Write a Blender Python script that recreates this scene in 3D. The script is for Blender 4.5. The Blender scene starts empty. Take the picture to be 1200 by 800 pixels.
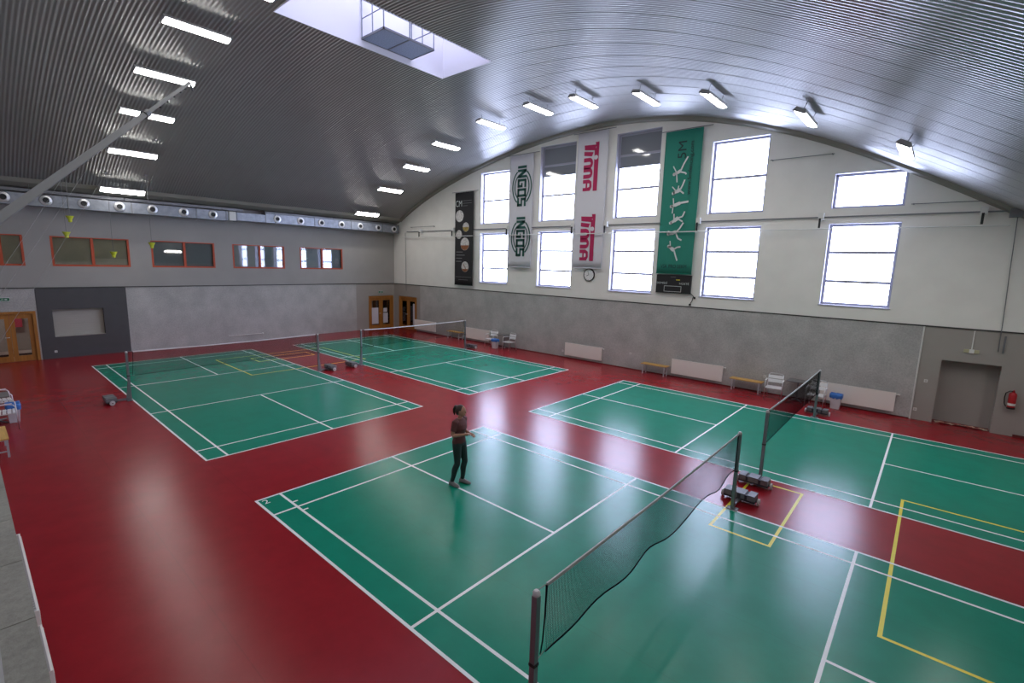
import bpy, bmesh, math, random
from mathutils import Vector, Matrix
random.seed(7)
S = bpy.context.scene
COL = S.collection
PI = math.pi

# ------------------------------------------------------------------ camera
def cam_axes(yaw, pitch, roll):
    f = Vector((math.sin(yaw)*math.cos(pitch), math.cos(yaw)*math.cos(pitch), -math.sin(pitch)))
    r = f.cross(Vector((0, 0, 1))).normalized()
    u = r.cross(f)
    r2 = r*math.cos(roll) + u*math.sin(roll)
    u2 = -r*math.sin(roll) + u*math.cos(roll)
    return r2, u2, f
CR, CU, CF = cam_axes(-0.71471, 0.15824, 0.02873)
CP = Vector((25.2048, -3.3072, 4.5327))
cd = bpy.data.cameras.new('camera')
cam = bpy.data.objects.new('camera', cd)
COL.objects.link(cam)
cam.matrix_world = Matrix(((CR.x, CU.x, -CF.x, CP.x), (CR.y, CU.y, -CF.y, CP.y), (CR.z, CU.z, -CF.z, CP.z), (0, 0, 0, 1)))
cd.sensor_width = 36.0
cd.sensor_fit = 'HORIZONTAL'
cd.lens = 568.57/1200*36
cd.clip_start = 0.01
cd.clip_end = 300
S.camera = cam

# ------------------------------------------------------------------ world and exposure
W = bpy.data.worlds.new('overcast_sky')
S.world = W
W.use_nodes = True
W.node_tree.nodes['Background'].inputs[0].default_value = (0.80, 0.88, 1.0, 1)
W.node_tree.nodes['Background'].inputs[1].default_value = 1.0
S.view_settings.view_transform = 'Standard'
S.view_settings.look = 'None'
S.view_settings.exposure = 0.22
S.view_settings.gamma = 1.0
S.view_settings.use_curve_mapping = False
WINDOW_LIGHT = 12.0      # radiance of the frosted, sky-lit panes
LAMP_LIGHT = 25.0       # radiance of the luminaire diffusers
SKYLIGHT = 3.2

# ------------------------------------------------------------------ materials
def new_mat(name):
    m = bpy.data.materials.new(name); m.use_nodes = True
    return m, m.node_tree.nodes, m.node_tree.links, m.node_tree.nodes['Principled BSDF']
def mat(name, col, rough=0.5, metal=0.0, spec=0.5, noise=0.0, nscale=8.0, bump=0.0, bscale=40.0, nstretch=(1, 1, 1)):
    m, N, L, P = new_mat(name)
    P.inputs['Base Color'].default_value = (*col, 1)
    P.inputs['Roughness'].default_value = rough
    P.inputs['Metallic'].default_value = metal
    P.inputs['Specular IOR Level'].default_value = spec
    if noise or bump:
        tc = N.new('ShaderNodeTexCoord'); mp = N.new('ShaderNodeMapping')
        mp.inputs['Scale'].default_value = nstretch
        L.new(tc.outputs['Object'], mp.inputs['Vector'])
    if noise:
        t = N.new('ShaderNodeTexNoise'); t.inputs['Scale'].default_value = nscale; t.inputs['Detail'].default_value = 5
        L.new(mp.outputs[0], t.inputs['Vector'])
        r = N.new('ShaderNodeMapRange')
        r.inputs['From Min'].default_value = 0.3; r.inputs['From Max'].default_value = 0.7
        r.inputs['To Min'].default_value = 1-noise; r.inputs['To Max'].default_value = 1+noise
        L.new(t.outputs['Fac'], r.inputs['Value'])
        mx = N.new('ShaderNodeMix'); mx.data_type = 'RGBA'; mx.blend_type = 'MULTIPLY'
        mx.inputs['Factor'].default_value = 1
        mx.inputs['A'].default_value = (*col, 1)
        L.new(r.outputs[0], mx.inputs['B']); L.new(mx.outputs['Result'], P.inputs['Base Color'])
    if bump:
        t2 = N.new('ShaderNodeTexNoise'); t2.inputs['Scale'].default_value = bscale; t2.inputs['Detail'].default_value = 3
        L.new(mp.outputs[0], t2.inputs['Vector'])
        b = N.new('ShaderNodeBump'); b.inputs['Strength'].default_value = bump; b.inputs['Distance'].default_value = 0.01
        L.new(t2.outputs['Fac'], b.inputs['Height']); L.new(b.outputs[0], P.inputs['Normal'])
    return m
def emit(name, col, strength, glossy=0.0):
    m, N, L, P = new_mat(name)
    P.inputs['Base Color'].default_value = (*[c*0.6 for c in col], 1)
    P.inputs['Emission Color'].default_value = (*col, 1)
    P.inputs['Emission Strength'].default_value = strength
    P.inputs['Roughness'].default_value = 0.25
    return m
def vinyl(name, col):
    """sports vinyl: glossy, with the slight waves of rolls laid along x, seams and scuffs"""
    m, N, L, P = new_mat(name)
    tc = N.new('ShaderNodeTexCoord')
    mp = N.new('ShaderNodeMapping'); mp.inputs['Scale'].default_value = (0.10, 1.1, 1); L.new(tc.outputs['Object'], mp.inputs['Vector'])
    n1 = N.new('ShaderNodeTexNoise'); n1.inputs['Scale'].default_value = 1.2; n1.inputs['Detail'].default_value = 0; L.new(mp.outputs[0], n1.inputs['Vector'])
    n2 = N.new('ShaderNodeTexNoise'); n2.inputs['Scale'].default_value = 2.0; n2.inputs['Detail'].default_value = 6; n2.inputs['Roughness'].default_value = 0.65; L.new(tc.outputs['Object'], n2.inputs['Vector'])
    n3 = N.new('ShaderNodeTexNoise'); n3.inputs['Scale'].default_value = 180; L.new(tc.outputs['Object'], n3.inputs['Vector'])
    # roll seams every 1.53 m across y
    sx = N.new('ShaderNodeSeparateXYZ'); L.new(tc.outputs['Object'], sx.inputs[0])
    md = N.new('ShaderNodeMath'); md.operation = 'WRAP'; md.inputs[1].default_value = 1.53; md.inputs[2].default_value = 0; L.new(sx.outputs['Y'], md.inputs[0])
    lt = N.new('ShaderNodeMath'); lt.operation = 'LESS_THAN'; lt.inputs[1].default_value = 0.012; L.new(md.outputs[0], lt.inputs[0])
    r = N.new('ShaderNodeMapRange'); r.inputs['From Min'].default_value = 0.3; r.inputs['From Max'].default_value = 0.7
    r.inputs['To Min'].default_value = 0.90; r.inputs['To Max'].default_value = 1.08; L.new(n2.outputs['Fac'], r.inputs['Value'])
    sm = N.new('ShaderNodeMath'); sm.operation = 'MULTIPLY_ADD'; sm.inputs[1].default_value = -0.13; L.new(lt.outputs[0], sm.inputs[0]); L.new(r.outputs[0], sm.inputs[2])
    mx = N.new('ShaderNodeMix'); mx.data_type = 'RGBA'; mx.blend_type = 'MULTIPLY'; mx.inputs['Factor'].default_value = 1
    mx.inputs['A'].default_value = (*col, 1); L.new(sm.outputs[0], mx.inputs['B']); L.new(mx.outputs['Result'], P.inputs['Base Color'])
    rr = N.new('ShaderNodeMapRange'); rr.inputs['From Min'].default_value = 0.3; rr.inputs['From Max'].default_value = 0.7
    rr.inputs['To Min'].default_value = 0.225; rr.inputs['To Max'].default_value = 0.245; L.new(n2.outputs['Fac'], rr.inputs['Value']); L.new(rr.outputs[0], P.inputs['Roughness'])
    b1 = N.new('ShaderNodeBump'); b1.inputs['Strength'].default_value = 0.2; b1.inputs['Distance'].default_value = 0.008; L.new(n1.outputs['Fac'], b1.inputs['Height'])
    b2 = N.new('ShaderNodeBump'); b2.inputs['Strength'].default_value = 0.05; b2.inputs['Distance'].default_value = 0.004; L.new(n3.outputs['Fac'], b2.inputs['Height']); L.new(b1.outputs[0], b2.inputs['Normal'])
    L.new(b2.outputs[0], P.inputs['Normal'])
    P.inputs['Specular IOR Level'].default_value = 0.27
    return m
def boards(name, col):
    """grey wood-wool acoustic board: fine mottled fibres and faint patches"""
    m, N, L, P = new_mat(name)
    tc = N.new('ShaderNodeTexCoord')
    a = N.new('ShaderNodeTexNoise'); a.inputs['Scale'].default_value = 22; a.inputs['Detail'].default_value = 6; a.inputs['Roughness'].default_value = 0.8; L.new(tc.outputs['Object'], a.inputs['Vector'])
    c = N.new('ShaderNodeTexNoise'); c.inputs['Scale'].default_value = 1.3; c.inputs['Detail'].default_value = 4; L.new(tc.outputs['Object'], c.inputs['Vector'])
    mp = N.new('ShaderNodeMapping'); mp.inputs['Scale'].default_value = (0.55, 0.55, 0.0); L.new(tc.outputs['Object'], mp.inputs['Vector'])
    r = N.new('ShaderNodeMapRange'); r.inputs['From Min'].default_value = 0.25; r.inputs['From Max'].default_value = 0.75; r.inputs['To Min'].default_value = 0.72; r.inputs['To Max'].default_value = 1.28; L.new(a.outputs['Fac'], r.inputs['Value'])
    r2 = N.new('ShaderNodeMapRange'); r2.inputs['From Min'].default_value = 0.3; r2.inputs['From Max'].default_value = 0.7; r2.inputs['To Min'].default_value = 0.86; r2.inputs['To Max'].default_value = 1.12; L.new(c.outputs['Fac'], r2.inputs['Value'])
    mu = N.new('ShaderNodeMath'); mu.operation = 'MULTIPLY'; L.new(r.outputs[0], mu.inputs[0]); L.new(r2.outputs[0], mu.inputs[1])
    mx = N.new('ShaderNodeMix'); mx.data_type = 'RGBA'; mx.blend_type = 'MULTIPLY'; mx.inputs['Factor'].default_value = 1
    mx.inputs['A'].default_value = (*col, 1); L.new(mu.outputs[0], mx.inputs['B']); L.new(mx.outputs['Result'], P.inputs['Base Color'])
    b = N.new('ShaderNodeBump'); b.inputs['Strength'].default_value = 0.5; b.inputs['Distance'].default_value = 0.008; L.new(a.outputs['Fac'], b.inputs['Height']); L.new(b.outputs[0], P.inputs['Normal'])
    P.inputs['Roughness'].default_value = 0.85
    return m
def clear_glass(name, tint=(1, 1, 1)):
    m = bpy.data.materials.new(name); m.use_nodes = True
    N, L = m.node_tree.nodes, m.node_tree.links
    N.remove(N['Principled BSDF'])
    o = N['Material Output']
    t = N.new('ShaderNodeBsdfTransparent'); t.inputs[0].default_value = (*tint, 1)
    g = N.new('ShaderNodeBsdfGlossy'); g.inputs['Roughness'].default_value = 0.03
    f = N.new('ShaderNodeFresnel'); f.inputs['IOR'].default_value = 1.75
    x = N.new('ShaderNodeMixShader'); L.new(f.outputs[0], x.inputs[0]); L.new(t.outputs[0], x.inputs[1]); L.new(g.outputs[0], x.inputs[2])
    L.new(x.outputs[0], o.inputs['Surface'])
    return m

M = {
 'red': vinyl('red_vinyl', (0.28, 0.009, 0.016)),
 'green': vinyl('green_vinyl', (0.002, 0.225, 0.140)),
 'line': mat('white_line_paint', (0.80, 0.82, 0.82), 0.4),
 'yellow': mat('yellow_line_paint', (0.80, 0.68, 0.03), 0.35),
 'white_wall': mat('white_wall_paint', (0.80, 0.78, 0.74), 0.75, noise=0.03, nscale=1.5, bump=0.05, bscale=90),
 'grey_wall': mat('grey_wall_paint', (0.34, 0.325, 0.31), 0.7, noise=0.04, nscale=1.0, bump=0.05, bscale=90),
 'warm_grey': mat('warm_grey_dado_paint', (0.34, 0.315, 0.29), 0.65, noise=0.04, nscale=1.4, bump=0.05, bscale=90),
 'dark_panel': mat('anthracite_paint', (0.070, 0.068, 0.074), 0.6, noise=0.05, nscale=3),
 'board': boards('wood_wool_board', (0.43, 0.42, 0.41)),
 'ledge': boards('speckled_ledge', (0.36, 0.35, 0.31)),
 'sheet': mat('ribbed_steel_sheet', (0.345, 0.345, 0.335), 0.30, 0.48, noise=0.04, nscale=0.7),
 'deck': mat('roof_deck', (0.12, 0.12, 0.12), 0.8),
 'fascia': mat('beige_fascia', (0.25, 0.24, 0.21), 0.6),
 'dark_trim': mat('dark_trim', (0.035, 0.033, 0.033), 0.6),
 'shaft': mat('skylight_shaft_paint', (0.78, 0.77, 0.83), 0.7),
 'galv': mat('galvanised_steel', (0.27, 0.29, 0.33), 0.45, 0.8, noise=0.18, nscale=5),
 'galv_dark': mat('dull_galvanised', (0.20, 0.205, 0.22), 0.5, 0.7),
 'black': mat('black_paint', (0.010, 0.010, 0.011), 0.5),
 'black_cloth': mat('black_cloth', (0.016, 0.015, 0.018), 0.8),
 'frame_white': mat('window_frame_grey', (0.30, 0.30, 0.36), 0.5),
 'reveal': mat('window_reveal', (0.46, 0.45, 0.52), 0.7),
 'pane': emit('frosted_skylit_pane', (0.62, 0.70, 1.0), WINDOW_LIGHT),
 'skyglass': emit('skylight_glazing', (0.76, 0.78, 1.0), SKYLIGHT),
 'dark_outside': mat('dark_outside_sheet', (0.20, 0.21, 0.235), 0.06, 0, 0.6),
 'glass': clear_glass('clear_glass'),
 'orange': mat('orange_red_frame', (0.48, 0.075, 0.028), 0.5),
 'olive': mat('olive_blind', (0.52, 0.50, 0.34), 0.8, noise=0.08, nscale=2),
 'olive_pale': mat('pale_olive_blind', (0.7, 0.67, 0.5), 0.8),
 'slate_blind': mat('slate_blind', (0.27, 0.33, 0.35), 0.8),
 'wood': mat('orange_brown_wood', (0.36, 0.145, 0.025), 0.45, noise=0.16, nscale=3, nstretch=(6, 6, 0.6)),
 'bench_wood': mat('bench_wood', (0.62, 0.37, 0.10), 0.45, noise=0.15, nscale=4, nstretch=(0.6, 8, 8)),
 'steel': mat('grey_post_steel', (0.22, 0.23, 0.25), 0.38, 0.6),
 'pole_grey': mat('matt_grey_pole', (0.20, 0.20, 0.195), 0.7),
 'alu': mat('polished_aluminium', (0.72, 0.72, 0.74), 0.34, 0.85),
 'alu_slat': mat('bright_aluminium_slat', (0.86, 0.86, 0.87), 0.3, 0.2),
 'leg_grey': mat('light_grey_leg', (0.50, 0.51, 0.55), 0.4, 0.3),
 'weight': mat('cast_weight', (0.17, 0.175, 0.19), 0.5, 0.3, noise=0.12, nscale=14),
 'weight_dark': mat('dark_carriage', (0.03, 0.03, 0.04), 0.6),
 'wheel': mat('pale_wheel', (0.55, 0.53, 0.54), 0.45),
 'rubber': mat('black_rubber', (0.012, 0.012, 0.012), 0.7),
 'string': mat('black_net_string', (0.005, 0.006, 0.009), 0.9, spec=0.0),
 'tape_grey': mat('grey_net_tape', (0.42, 0.42, 0.42), 0.7),
 'tape_white': mat('white_net_tape', (0.74, 0.72, 0.73), 0.7),
 'radiator': mat('cream_radiator_enamel', (0.86, 0.81, 0.77), 0.35),
 'radiator_grille': mat('radiator_grille', (0.46, 0.44, 0.43), 0.4),
 'plastic': mat('white_plastic', (0.72, 0.72, 0.70), 0.4),
 'lamp': emit('luminaire_diffuser', (1.0, 0.97, 0.93), LAMP_LIGHT),
 'lamp_body': mat('luminaire_housing', (0.42, 0.42, 0.43), 0.45),
 'bag_blue': mat('blue_bag', (0.05, 0.20, 0.62), 0.35, bump=0.6, bscale=25),
 'bin_white': mat('translucent_bin', (0.62, 0.62, 0.66), 0.4),
 'table': mat('grey_table_top', (0.16, 0.155, 0.15), 0.4),
 'banner_white': mat('white_banner_cloth', (0.66, 0.65, 0.70), 0.8),
 'banner_green': mat('green_banner_cloth', (0.018, 0.205, 0.150), 0.8),
 'logo_green': mat('dark_green_print', (0.012, 0.085, 0.070), 0.7),
 'logo_magenta': mat('magenta_print', (0.42, 0.010, 0.085), 0.7),
 'print_white': mat('white_print', (0.62, 0.66, 0.66), 0.7),
 'print_grey': mat('grey_print', (0.16, 0.16, 0.17), 0.7),
 'print_dark': mat('dark_green_lettering', (0.010, 0.040, 0.040), 0.7),
 'photo_white': mat('pale_photo_print', (0.55, 0.53, 0.52), 0.7, noise=0.35, nscale=9),
 'photo_ochre': mat('ochre_print', (0.35, 0.25, 0.06), 0.7, noise=0.3, nscale=9),
 'photo_brown': mat('brown_print', (0.24, 0.085, 0.03), 0.7, noise=0.35, nscale=9),
 'clock_face': mat('clock_face', (0.74, 0.74, 0.74), 0.4),
 'exit_green': mat('exit_sign_green', (0.010, 0.16, 0.075), 0.4),
 'ext_red': mat('extinguisher_red', (0.42, 0.012, 0.018), 0.3),
 'shuttle': mat('yellow_shuttle', (0.62, 0.68, 0.05), 0.5),
 'cord': mat('pale_cord', (0.22, 0.22, 0.22), 0.7),
 'grating': mat('platform_grating', (0.28, 0.32, 0.44), 0.6, 0.0, noise=0.2, nscale=30),
 'scrap_red': mat('torn_red_vinyl', (0.22, 0.02, 0.02), 0.5),
 'scrap_beige': mat('torn_backing', (0.45, 0.36, 0.28), 0.8, noise=0.2, nscale=12),
 'paper': mat('paper_notice', (0.62, 0.60, 0.66), 0.8),
 'corridor_floor': mat('corridor_floor', (0.42, 0.34, 0.31), 0.4),
 'corridor_wall': mat('corridor_wall', (0.30, 0.28, 0.26), 0.8),
 'corridor_red': mat('corridor_red', (0.35, 0.02, 0.05), 0.5),
 'skin': mat('skin', (0.45, 0.22, 0.15), 0.5),
 'hair': mat('dark_brown_hair', (0.035, 0.018, 0.012), 0.5, bump=0.5, bscale=60),
 'maroon': mat('maroon_top', (0.115, 0.035, 0.035), 0.8),
 'legging': mat('dark_slate_leggings', (0.014, 0.030, 0.028), 0.7),
 'shoe': mat('grey_shoe', (0.20, 0.19, 0.19), 0.6),
 'eye': mat('dark_eye', (0.02, 0.012, 0.01), 0.3),
}

# rolled sheet steel: the brushed finish runs with the ribs, so reflections stretch across them
_n = M['sheet'].node_tree.nodes; _p = _n['Principled BSDF']; _t = _n.new('ShaderNodeTangent'); _t.direction_type = 'UV_MAP'; _t.uv_map = 'sheet_uv'
_p.inputs['Anisotropic'].default_value = 0.75; M['sheet'].node_tree.links.new(_t.outputs[0], _p.inputs['Tangent'])

# ------------------------------------------------------------------ mesh helpers
class MB:
    def __init__(s): s.v = []; s.f = []; s.sm = False
    def add(s, vs, fs):
        o = len(s.v); s.v += [tuple(x) for x in vs]; s.f += [tuple(i+o for i in f) for f in fs]; return s
    def box(s, a, b):
        x0, y0, z0 = [min(a[i], b[i]) for i in range(3)]; x1, y1, z1 = [max(a[i], b[i]) for i in range(3)]
        return s.add([(x0,y0,z0),(x1,y0,z0),(x1,y1,z0),(x0,y1,z0),(x0,y0,z1),(x1,y0,z1),(x1,y1,z1),(x0,y1,z1)],
                     [(3,2,1,0),(4,5,6,7),(0,1,5,4),(1,2,6,5),(2,3,7,6),(3,0,4,7)])
    def hexa(s, p): # 8 points, bottom ring then top ring
        return s.add(p, [(3,2,1,0),(4,5,6,7),(0,1,5,4),(1,2,6,5),(2,3,7,6),(3,0,4,7)])
    def cyl(s, a, b, r, n=12, r2=None):
        a = Vector(a); b = Vector(b); d = (b-a).normalized()
        q = Vector((0,0,1)) if abs(d.z) < 0.9 else Vector((1,0,0))
        e1 = d.cross(q).normalized(); e2 = d.cross(e1); r2 = r if r2 is None else r2
        vs = [a+(e1*math.cos(2*PI*i/n)+e2*math.sin(2*PI*i/n))*r for i in range(n)] + [b+(e1*math.cos(2*PI*i/n)+e2*math.sin(2*PI*i/n))*r2 for i in range(n)]
        fs = [(i, i+n, (i+1)%n+n, (i+1)%n) for i in range(n)] + [tuple(range(n)), tuple(reversed(range(n, 2*n)))]
        return s.add(vs, fs)
    def tube(s, pts, r, n=8, closed=False):
        pts = [Vector(p) for p in pts]; m = len(pts); rings = []
        prev = None
        for i, p in enumerate(pts):
            if closed: d = (pts[(i+1)%m]-pts[i-1])
            else: d = pts[min(i+1, m-1)]-pts[max(i-1, 0)]
            d.normalize()
            if prev is None:
                q = Vector((0,0,1)) if abs(d.z) < 0.9 else Vector((1,0,0)); e1 = d.cross(q).normalized()
            else:
                e1 = (prev-d*prev.dot(d)).normalized()
            prev = e1; e2 = d.cross(e1)
            rr = r[i] if isinstance(r, (list, tuple)) else r
            rings.append([p+(e1*math.cos(2*PI*k/n)+e2*math.sin(2*PI*k/n))*rr for k in range(n)])
        vs = [v for R in rings for v in R]; fs = []
        for i in range(m if closed else m-1):
            j = (i+1) % m
            for k in range(n): fs.append((i*n+k, i*n+(k+1)%n, j*n+(k+1)%n, j*n+k))
        if not closed: fs += [tuple(reversed(range(n))), tuple(range((m-1)*n, m*n))]
        return s.add(vs, fs)
    def lathe(s, prof, c=(0,0,0), axis='Z', n=16):
        vs = []
        for r, h in prof:
            for k in range(n):
                a = 2*PI*k/n; x, y = r*math.cos(a), r*math.sin(a)
                p = {'Z': (x, y, h), 'X': (h, x, y), 'Y': (x, h, y)}[axis]
                vs.append((p[0]+c[0], p[1]+c[1], p[2]+c[2]))
        m = len(prof); fs = [(i*n+k, i*n+(k+1)%n, (i+1)*n+(k+1)%n, (i+1)*n+k) for i in range(m-1) for k in range(n)]
        fs += [tuple(reversed(range(n))), tuple(range((m-1)*n, m*n))]
        return s.add(vs, fs)
    def sphere(s, c, r, n=12, m=8):
        rx, ry, rz = r if isinstance(r, (tuple, list)) else (r, r, r)
        vs = []
        for i in range(1, m):
            t = PI*i/m
            for k in range(n):
                a = 2*PI*k/n; vs.append((c[0]+rx*math.sin(t)*math.cos(a), c[1]+ry*math.sin(t)*math.sin(a), c[2]+rz*math.cos(t)))
        top = len(vs); vs.append((c[0], c[1], c[2]+rz)); vs.append((c[0], c[1], c[2]-rz))
        fs = [(i*n+k, (i+1)*n+k, (i+1)*n+(k+1)%n, i*n+(k+1)%n) for i in range(m-2) for k in range(n)]
        fs += [(top, k, (k+1)%n) for k in range(n)] + [(top+1, (m-2)*n+(k+1)%n, (m-2)*n+k) for k in range(n)]
        return s.add(vs, fs)
    def prism(s, poly, h0, h1, place):  # poly in 2d, place(u, v, h) -> 3d
        n = len(poly)
        vs = [place(u, v, h0) for u, v in poly] + [place(u, v, h1) for u, v in poly]
        return s.add(vs, [tuple(reversed(range(n))), tuple(range(n, 2*n))] + [(i, (i+1)%n, (i+1)%n+n, i+n) for i in range(n)])
    def mesh(s, name, smooth=False):
        me = bpy.data.meshes.new(name); me.from_pydata(s.v, [], s.f)
        bm = bmesh.new(); bm.from_mesh(me); bmesh.ops.recalc_face_normals(bm, faces=bm.faces); bm.to_mesh(me); bm.free()
        if smooth: me.polygons.foreach_set('use_smooth', [True]*len(me.polygons))
        return me
    def build(s, name, m, parent=None, smooth=False, local=True):
        me = s.mesh(name, smooth); me.materials.append(M[m] if isinstance(m, str) else m)
        if parent is not None and not local:   # verts given in world space, parent has only a location
            off = parent.matrix_basis.to_translation()
            pp = parent.parent
            while pp: off = off + pp.matrix_basis.to_translation(); pp = pp.parent
            me.transform(Matrix.Translation(-off))
        return link(name, me, parent)
def link(name, me, parent=None):
    o = bpy.data.objects.new(name, me); COL.objects.link(o); o.parent = parent
    return o
def smooth_by_angle(o, ang=40):
    me = o.data
    me.polygons.foreach_set('use_smooth', [True]*len(me.polygons))
    try: me.set_sharp_from_angle(angle=math.radians(ang))
    except Exception: pass
    return o
def tag(o, label=None, cat=None, group=None, kind=None):
    if label: o['label'] = label
    if cat: o['category'] = cat
    if group: o['group'] = group
    if kind: o['kind'] = kind
    return o
def empty(name, loc, rz=0):
    e = bpy.data.objects.new(name, None); COL.objects.link(e); e.location = loc; e.rotation_euler = (0, 0, rz); e.empty_display_size = 0.2
    return e
def copy_tree(o, parent=None):
    c = o.copy(); COL.objects.link(c); c.parent = parent
    for ch in list(o.children): copy_tree(ch, c)
    return c
def text_mesh(body, size=1.0, ext=0.0, bold=0.0):
    cu = bpy.data.curves.new('lettering', 'FONT'); cu.body = body; cu.size = size; cu.extrude = ext; cu.offset = bold; cu.align_x = 'CENTER'; cu.align_y = 'CENTER'
    o = bpy.data.objects.new('lettering_tmp', cu); COL.objects.link(o)
    dg = bpy.context.evaluated_depsgraph_get(); dg.update()
    me = bpy.data.meshes.new_from_object(o.evaluated_get(dg))
    bpy.data.objects.remove(o); bpy.data.curves.remove(cu)
    xs = [v.co.x for v in me.vertices]; ys = [v.co.y for v in me.vertices]
    me.transform(Matrix.Translation((-(min(xs)+max(xs))/2, -(min(ys)+max(ys))/2, 0)))
    return me, max(xs)-min(xs), max(ys)-min(ys)
def put_text(name, body, w, h, centre, right, up, m, parent, bold=0.0):
    """lettering of width w and height h; right/up are world directions; centre in the parent's space"""
    me, tw, th = text_mesh(body, bold=bold)
    r = Vector(right); u = Vector(up); n = r.cross(u)
    sx = w/tw; sy = h/th
    me.transform(Matrix(((r.x*sx, u.x*sy, n.x, centre[0]), (r.y*sx, u.y*sy, n.y, centre[1]), (r.z*sx, u.z*sy, n.z, centre[2]), (0,0,0,1))))
    me.materials.clear(); me.materials.append(M[m])
    return link(name, me, parent)

# ------------------------------------------------------------------ dimensions
XL, XR, YN, YF = -2.8, 32.3, -3.33, 16.52
DADO = 3.0
CC = [1.18767135, -0.14102869, -2.02535499, -4.26325272, 0.64279352, 10.79880398]
def cz(x):
    if x > 26.7: return cz(26.7) - 0.5*(x-26.7)
    t = (x-12)/15; r = 0
    for c in CC: r = r*t + c
    return r
CL, CW = 13.4, 6.1
GX, GY = 2.6515, 2.0051

# ================================================================== SETTING
# floor
fl = tag(MB().box((XL-0.3, YN-0.3, -0.2), (XR+0.3, YF+0.9, 0)).build('floor', 'red'), kind='structure')
COURTS = [(0, 0, 'A'), (0, CW+GY, 'B'), (CL+GX, 0, 'C'), (CL+GX, CW+GY, 'D')]
LW = 0.045
def rect(name, x0, y0, x1, y1, z, m, parent):
    return MB().box((x0, y0, z-0.0012), (x1, y1, z)).build(name, m, parent)
for ox, oy, k in COURTS:
    cs = MB().box((ox, oy, -0.001), (ox+CL, oy+CW, 0.002)).build('court_surface', 'green', fl)
    z = 0.0036; h = LW
    d1, d2, s1 = 0.76, CL-0.76, 0.46
    n1, n2 = 6.7-1.98, 6.7+1.98
    def ln(x0, y0, x1, y1): rect('court_line', ox+x0, oy+y0, ox+x1, oy+y1, z, 'line', cs)
    ln(0, 0, CL, h); ln(0, CW-h, CL, CW); ln(0, h, h, CW-h); ln(CL-h, h, CL, CW-h)
    ln(h, s1-h/2, CL-h, s1+h/2); ln(h, CW-s1-h/2, CL-h, CW-s1+h/2)
    for x in (d1, d2):
        for a, b in ((h, s1-h/2), (s1+h/2, CW-s1-h/2), (CW-s1+h/2, CW-h)): ln(x-h/2, a, x+h/2, b)
    for x in (n1, n2):
        for a, b in ((h, s1-h/2), (s1+h/2, CW-s1-h/2), (CW-s1+h/2, CW-h)): ln(x-h/2, a, x+h/2, b)
    ln(h, CW/2-h/2, d1-h/2, CW/2+h/2); ln(d1+h/2, CW/2-h/2, n1-h/2, CW/2+h/2)
    ln(n2+h/2, CW/2-h/2, d2-h/2, CW/2+h/2); ln(d2+h/2, CW/2-h/2, CL-h, CW/2+h/2)
    if k == 'C':   # court number and shuttle-test ticks
        put_text('court_number', '2', 0.10, 0.17, (ox+0.17, oy+0.14, 0.0042), (0, 1, 0), (-1, 0, 0), 'line', cs)
        for tx in (0.53, 0.95):
            ln(tx-0.02, s1+h/2+0.001, tx+0.02, s1+h/2+0.09)
YW = 0.05
def yl(x0, y0, x1, y1): rect('yellow_line', x0, y0, x1, y1, 0.0030, 'yellow', fl)
def yrect(x0, y0, x1, y1):
    yl(x0, y0, x1, y0+YW); yl(x0, y1-YW, x1, y1); yl(x0, y0+YW, x0+YW, y1-YW); yl(x1-YW, y0+YW, x1, y1-YW)
yrect(22.62, 5.20, 23.64, 7.85)
yrect(25.17, 3.96, 29.2, 9.04)
yrect(1.68, 3.92, 5.66, 8.93)
yrect(2.30, 5.14, 3.28, 7.70)

# ---- window wall, with openings, under the arch
WX = [(5.40, 7.50), (9.55, 11.66), (13.78, 15.86), (17.97, 20.01), (22.13, 24.09)]
WTOP = [9.43, 10.28, 10.28, 9.41, 7.83]
ZL0, ZL1, ZU0 = 3.45, 6.19, 6.68
T = 0.42
def window_wall():
    mb = MB()
    xs = sorted(set([XL-0.3, -2.0, -1.0, 0, 1, 2, 3, 4, 12.7, 16.9, 21.1, 25, 26, 27, 28.5, 30, XR+0.3] + [a for w in WX for a in w] + [8.5, 10.6, 14.8, 19]))
    for x0, x1 in zip(xs[:-1], xs[1:]):
        xm = (x0+x1)/2; holes = []
        for (a, b), t in zip(WX, WTOP):
            if a < xm < b: holes = [(ZL0, ZL1), (ZU0, t)]
        z = DADO
        for h0, h1 in holes:
            mb.box((x0, YF, z), (x1, YF+T, h0)); z = h1
        ta, tb = cz(max(x0, -2.2))+0.1, cz(x1)+0.1
        if x0 < -1.9: ta = 7.3
        mb.hexa([(x0,YF,z),(x1,YF,z),(x1,YF+T,z),(x0,YF+T,z),(x0,YF,ta),(x1,YF,tb),(x1,YF+T,tb),(x0,YF+T,ta)])
    return mb.build('wall_window_side', 'white_wall')
ww = tag(window_wall(), kind='structure')
# dado of the window wall: painted corner, wood-wool boards, painted right end with the walled-up doorway
D = MB()
D3 = (-2.22, -0.33)     # door opening
D.box((XL-0.3, YF-0.01, 0), (D3[0], YF+T, DADO)); D.box((D3[0], YF-0.01, 2.2), (D3[1], YF+T, DADO)); D.box((D3[1], YF-0.01, 0), (0.05, YF+T, DADO))
tag(D.build('wall_window_side_corner_dado', 'warm_grey'), kind='structure')
tag(MB().box((0.05, YF-0.03, 0), (25.02, YF+T, DADO)).build('wall_window_side_dado', 'board'), kind='structure')
NX0, NX1, NZ = 25.56, 26.88, 2.0
D = MB(); D.box((25.02, YF-0.015, 0), (NX0, YF+0.5, DADO)); D.box((NX0, YF-0.015, NZ), (NX1, YF+0.5, DADO)); D.box((NX1, YF-0.015, 0), (XR+0.3, YF+0.5, DADO)); D.box((NX0, YF+0.46, 0), (NX1, YF+0.5, NZ))
tag(D.build('wall_window_side_right_dado', 'warm_grey'), kind='structure')
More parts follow.
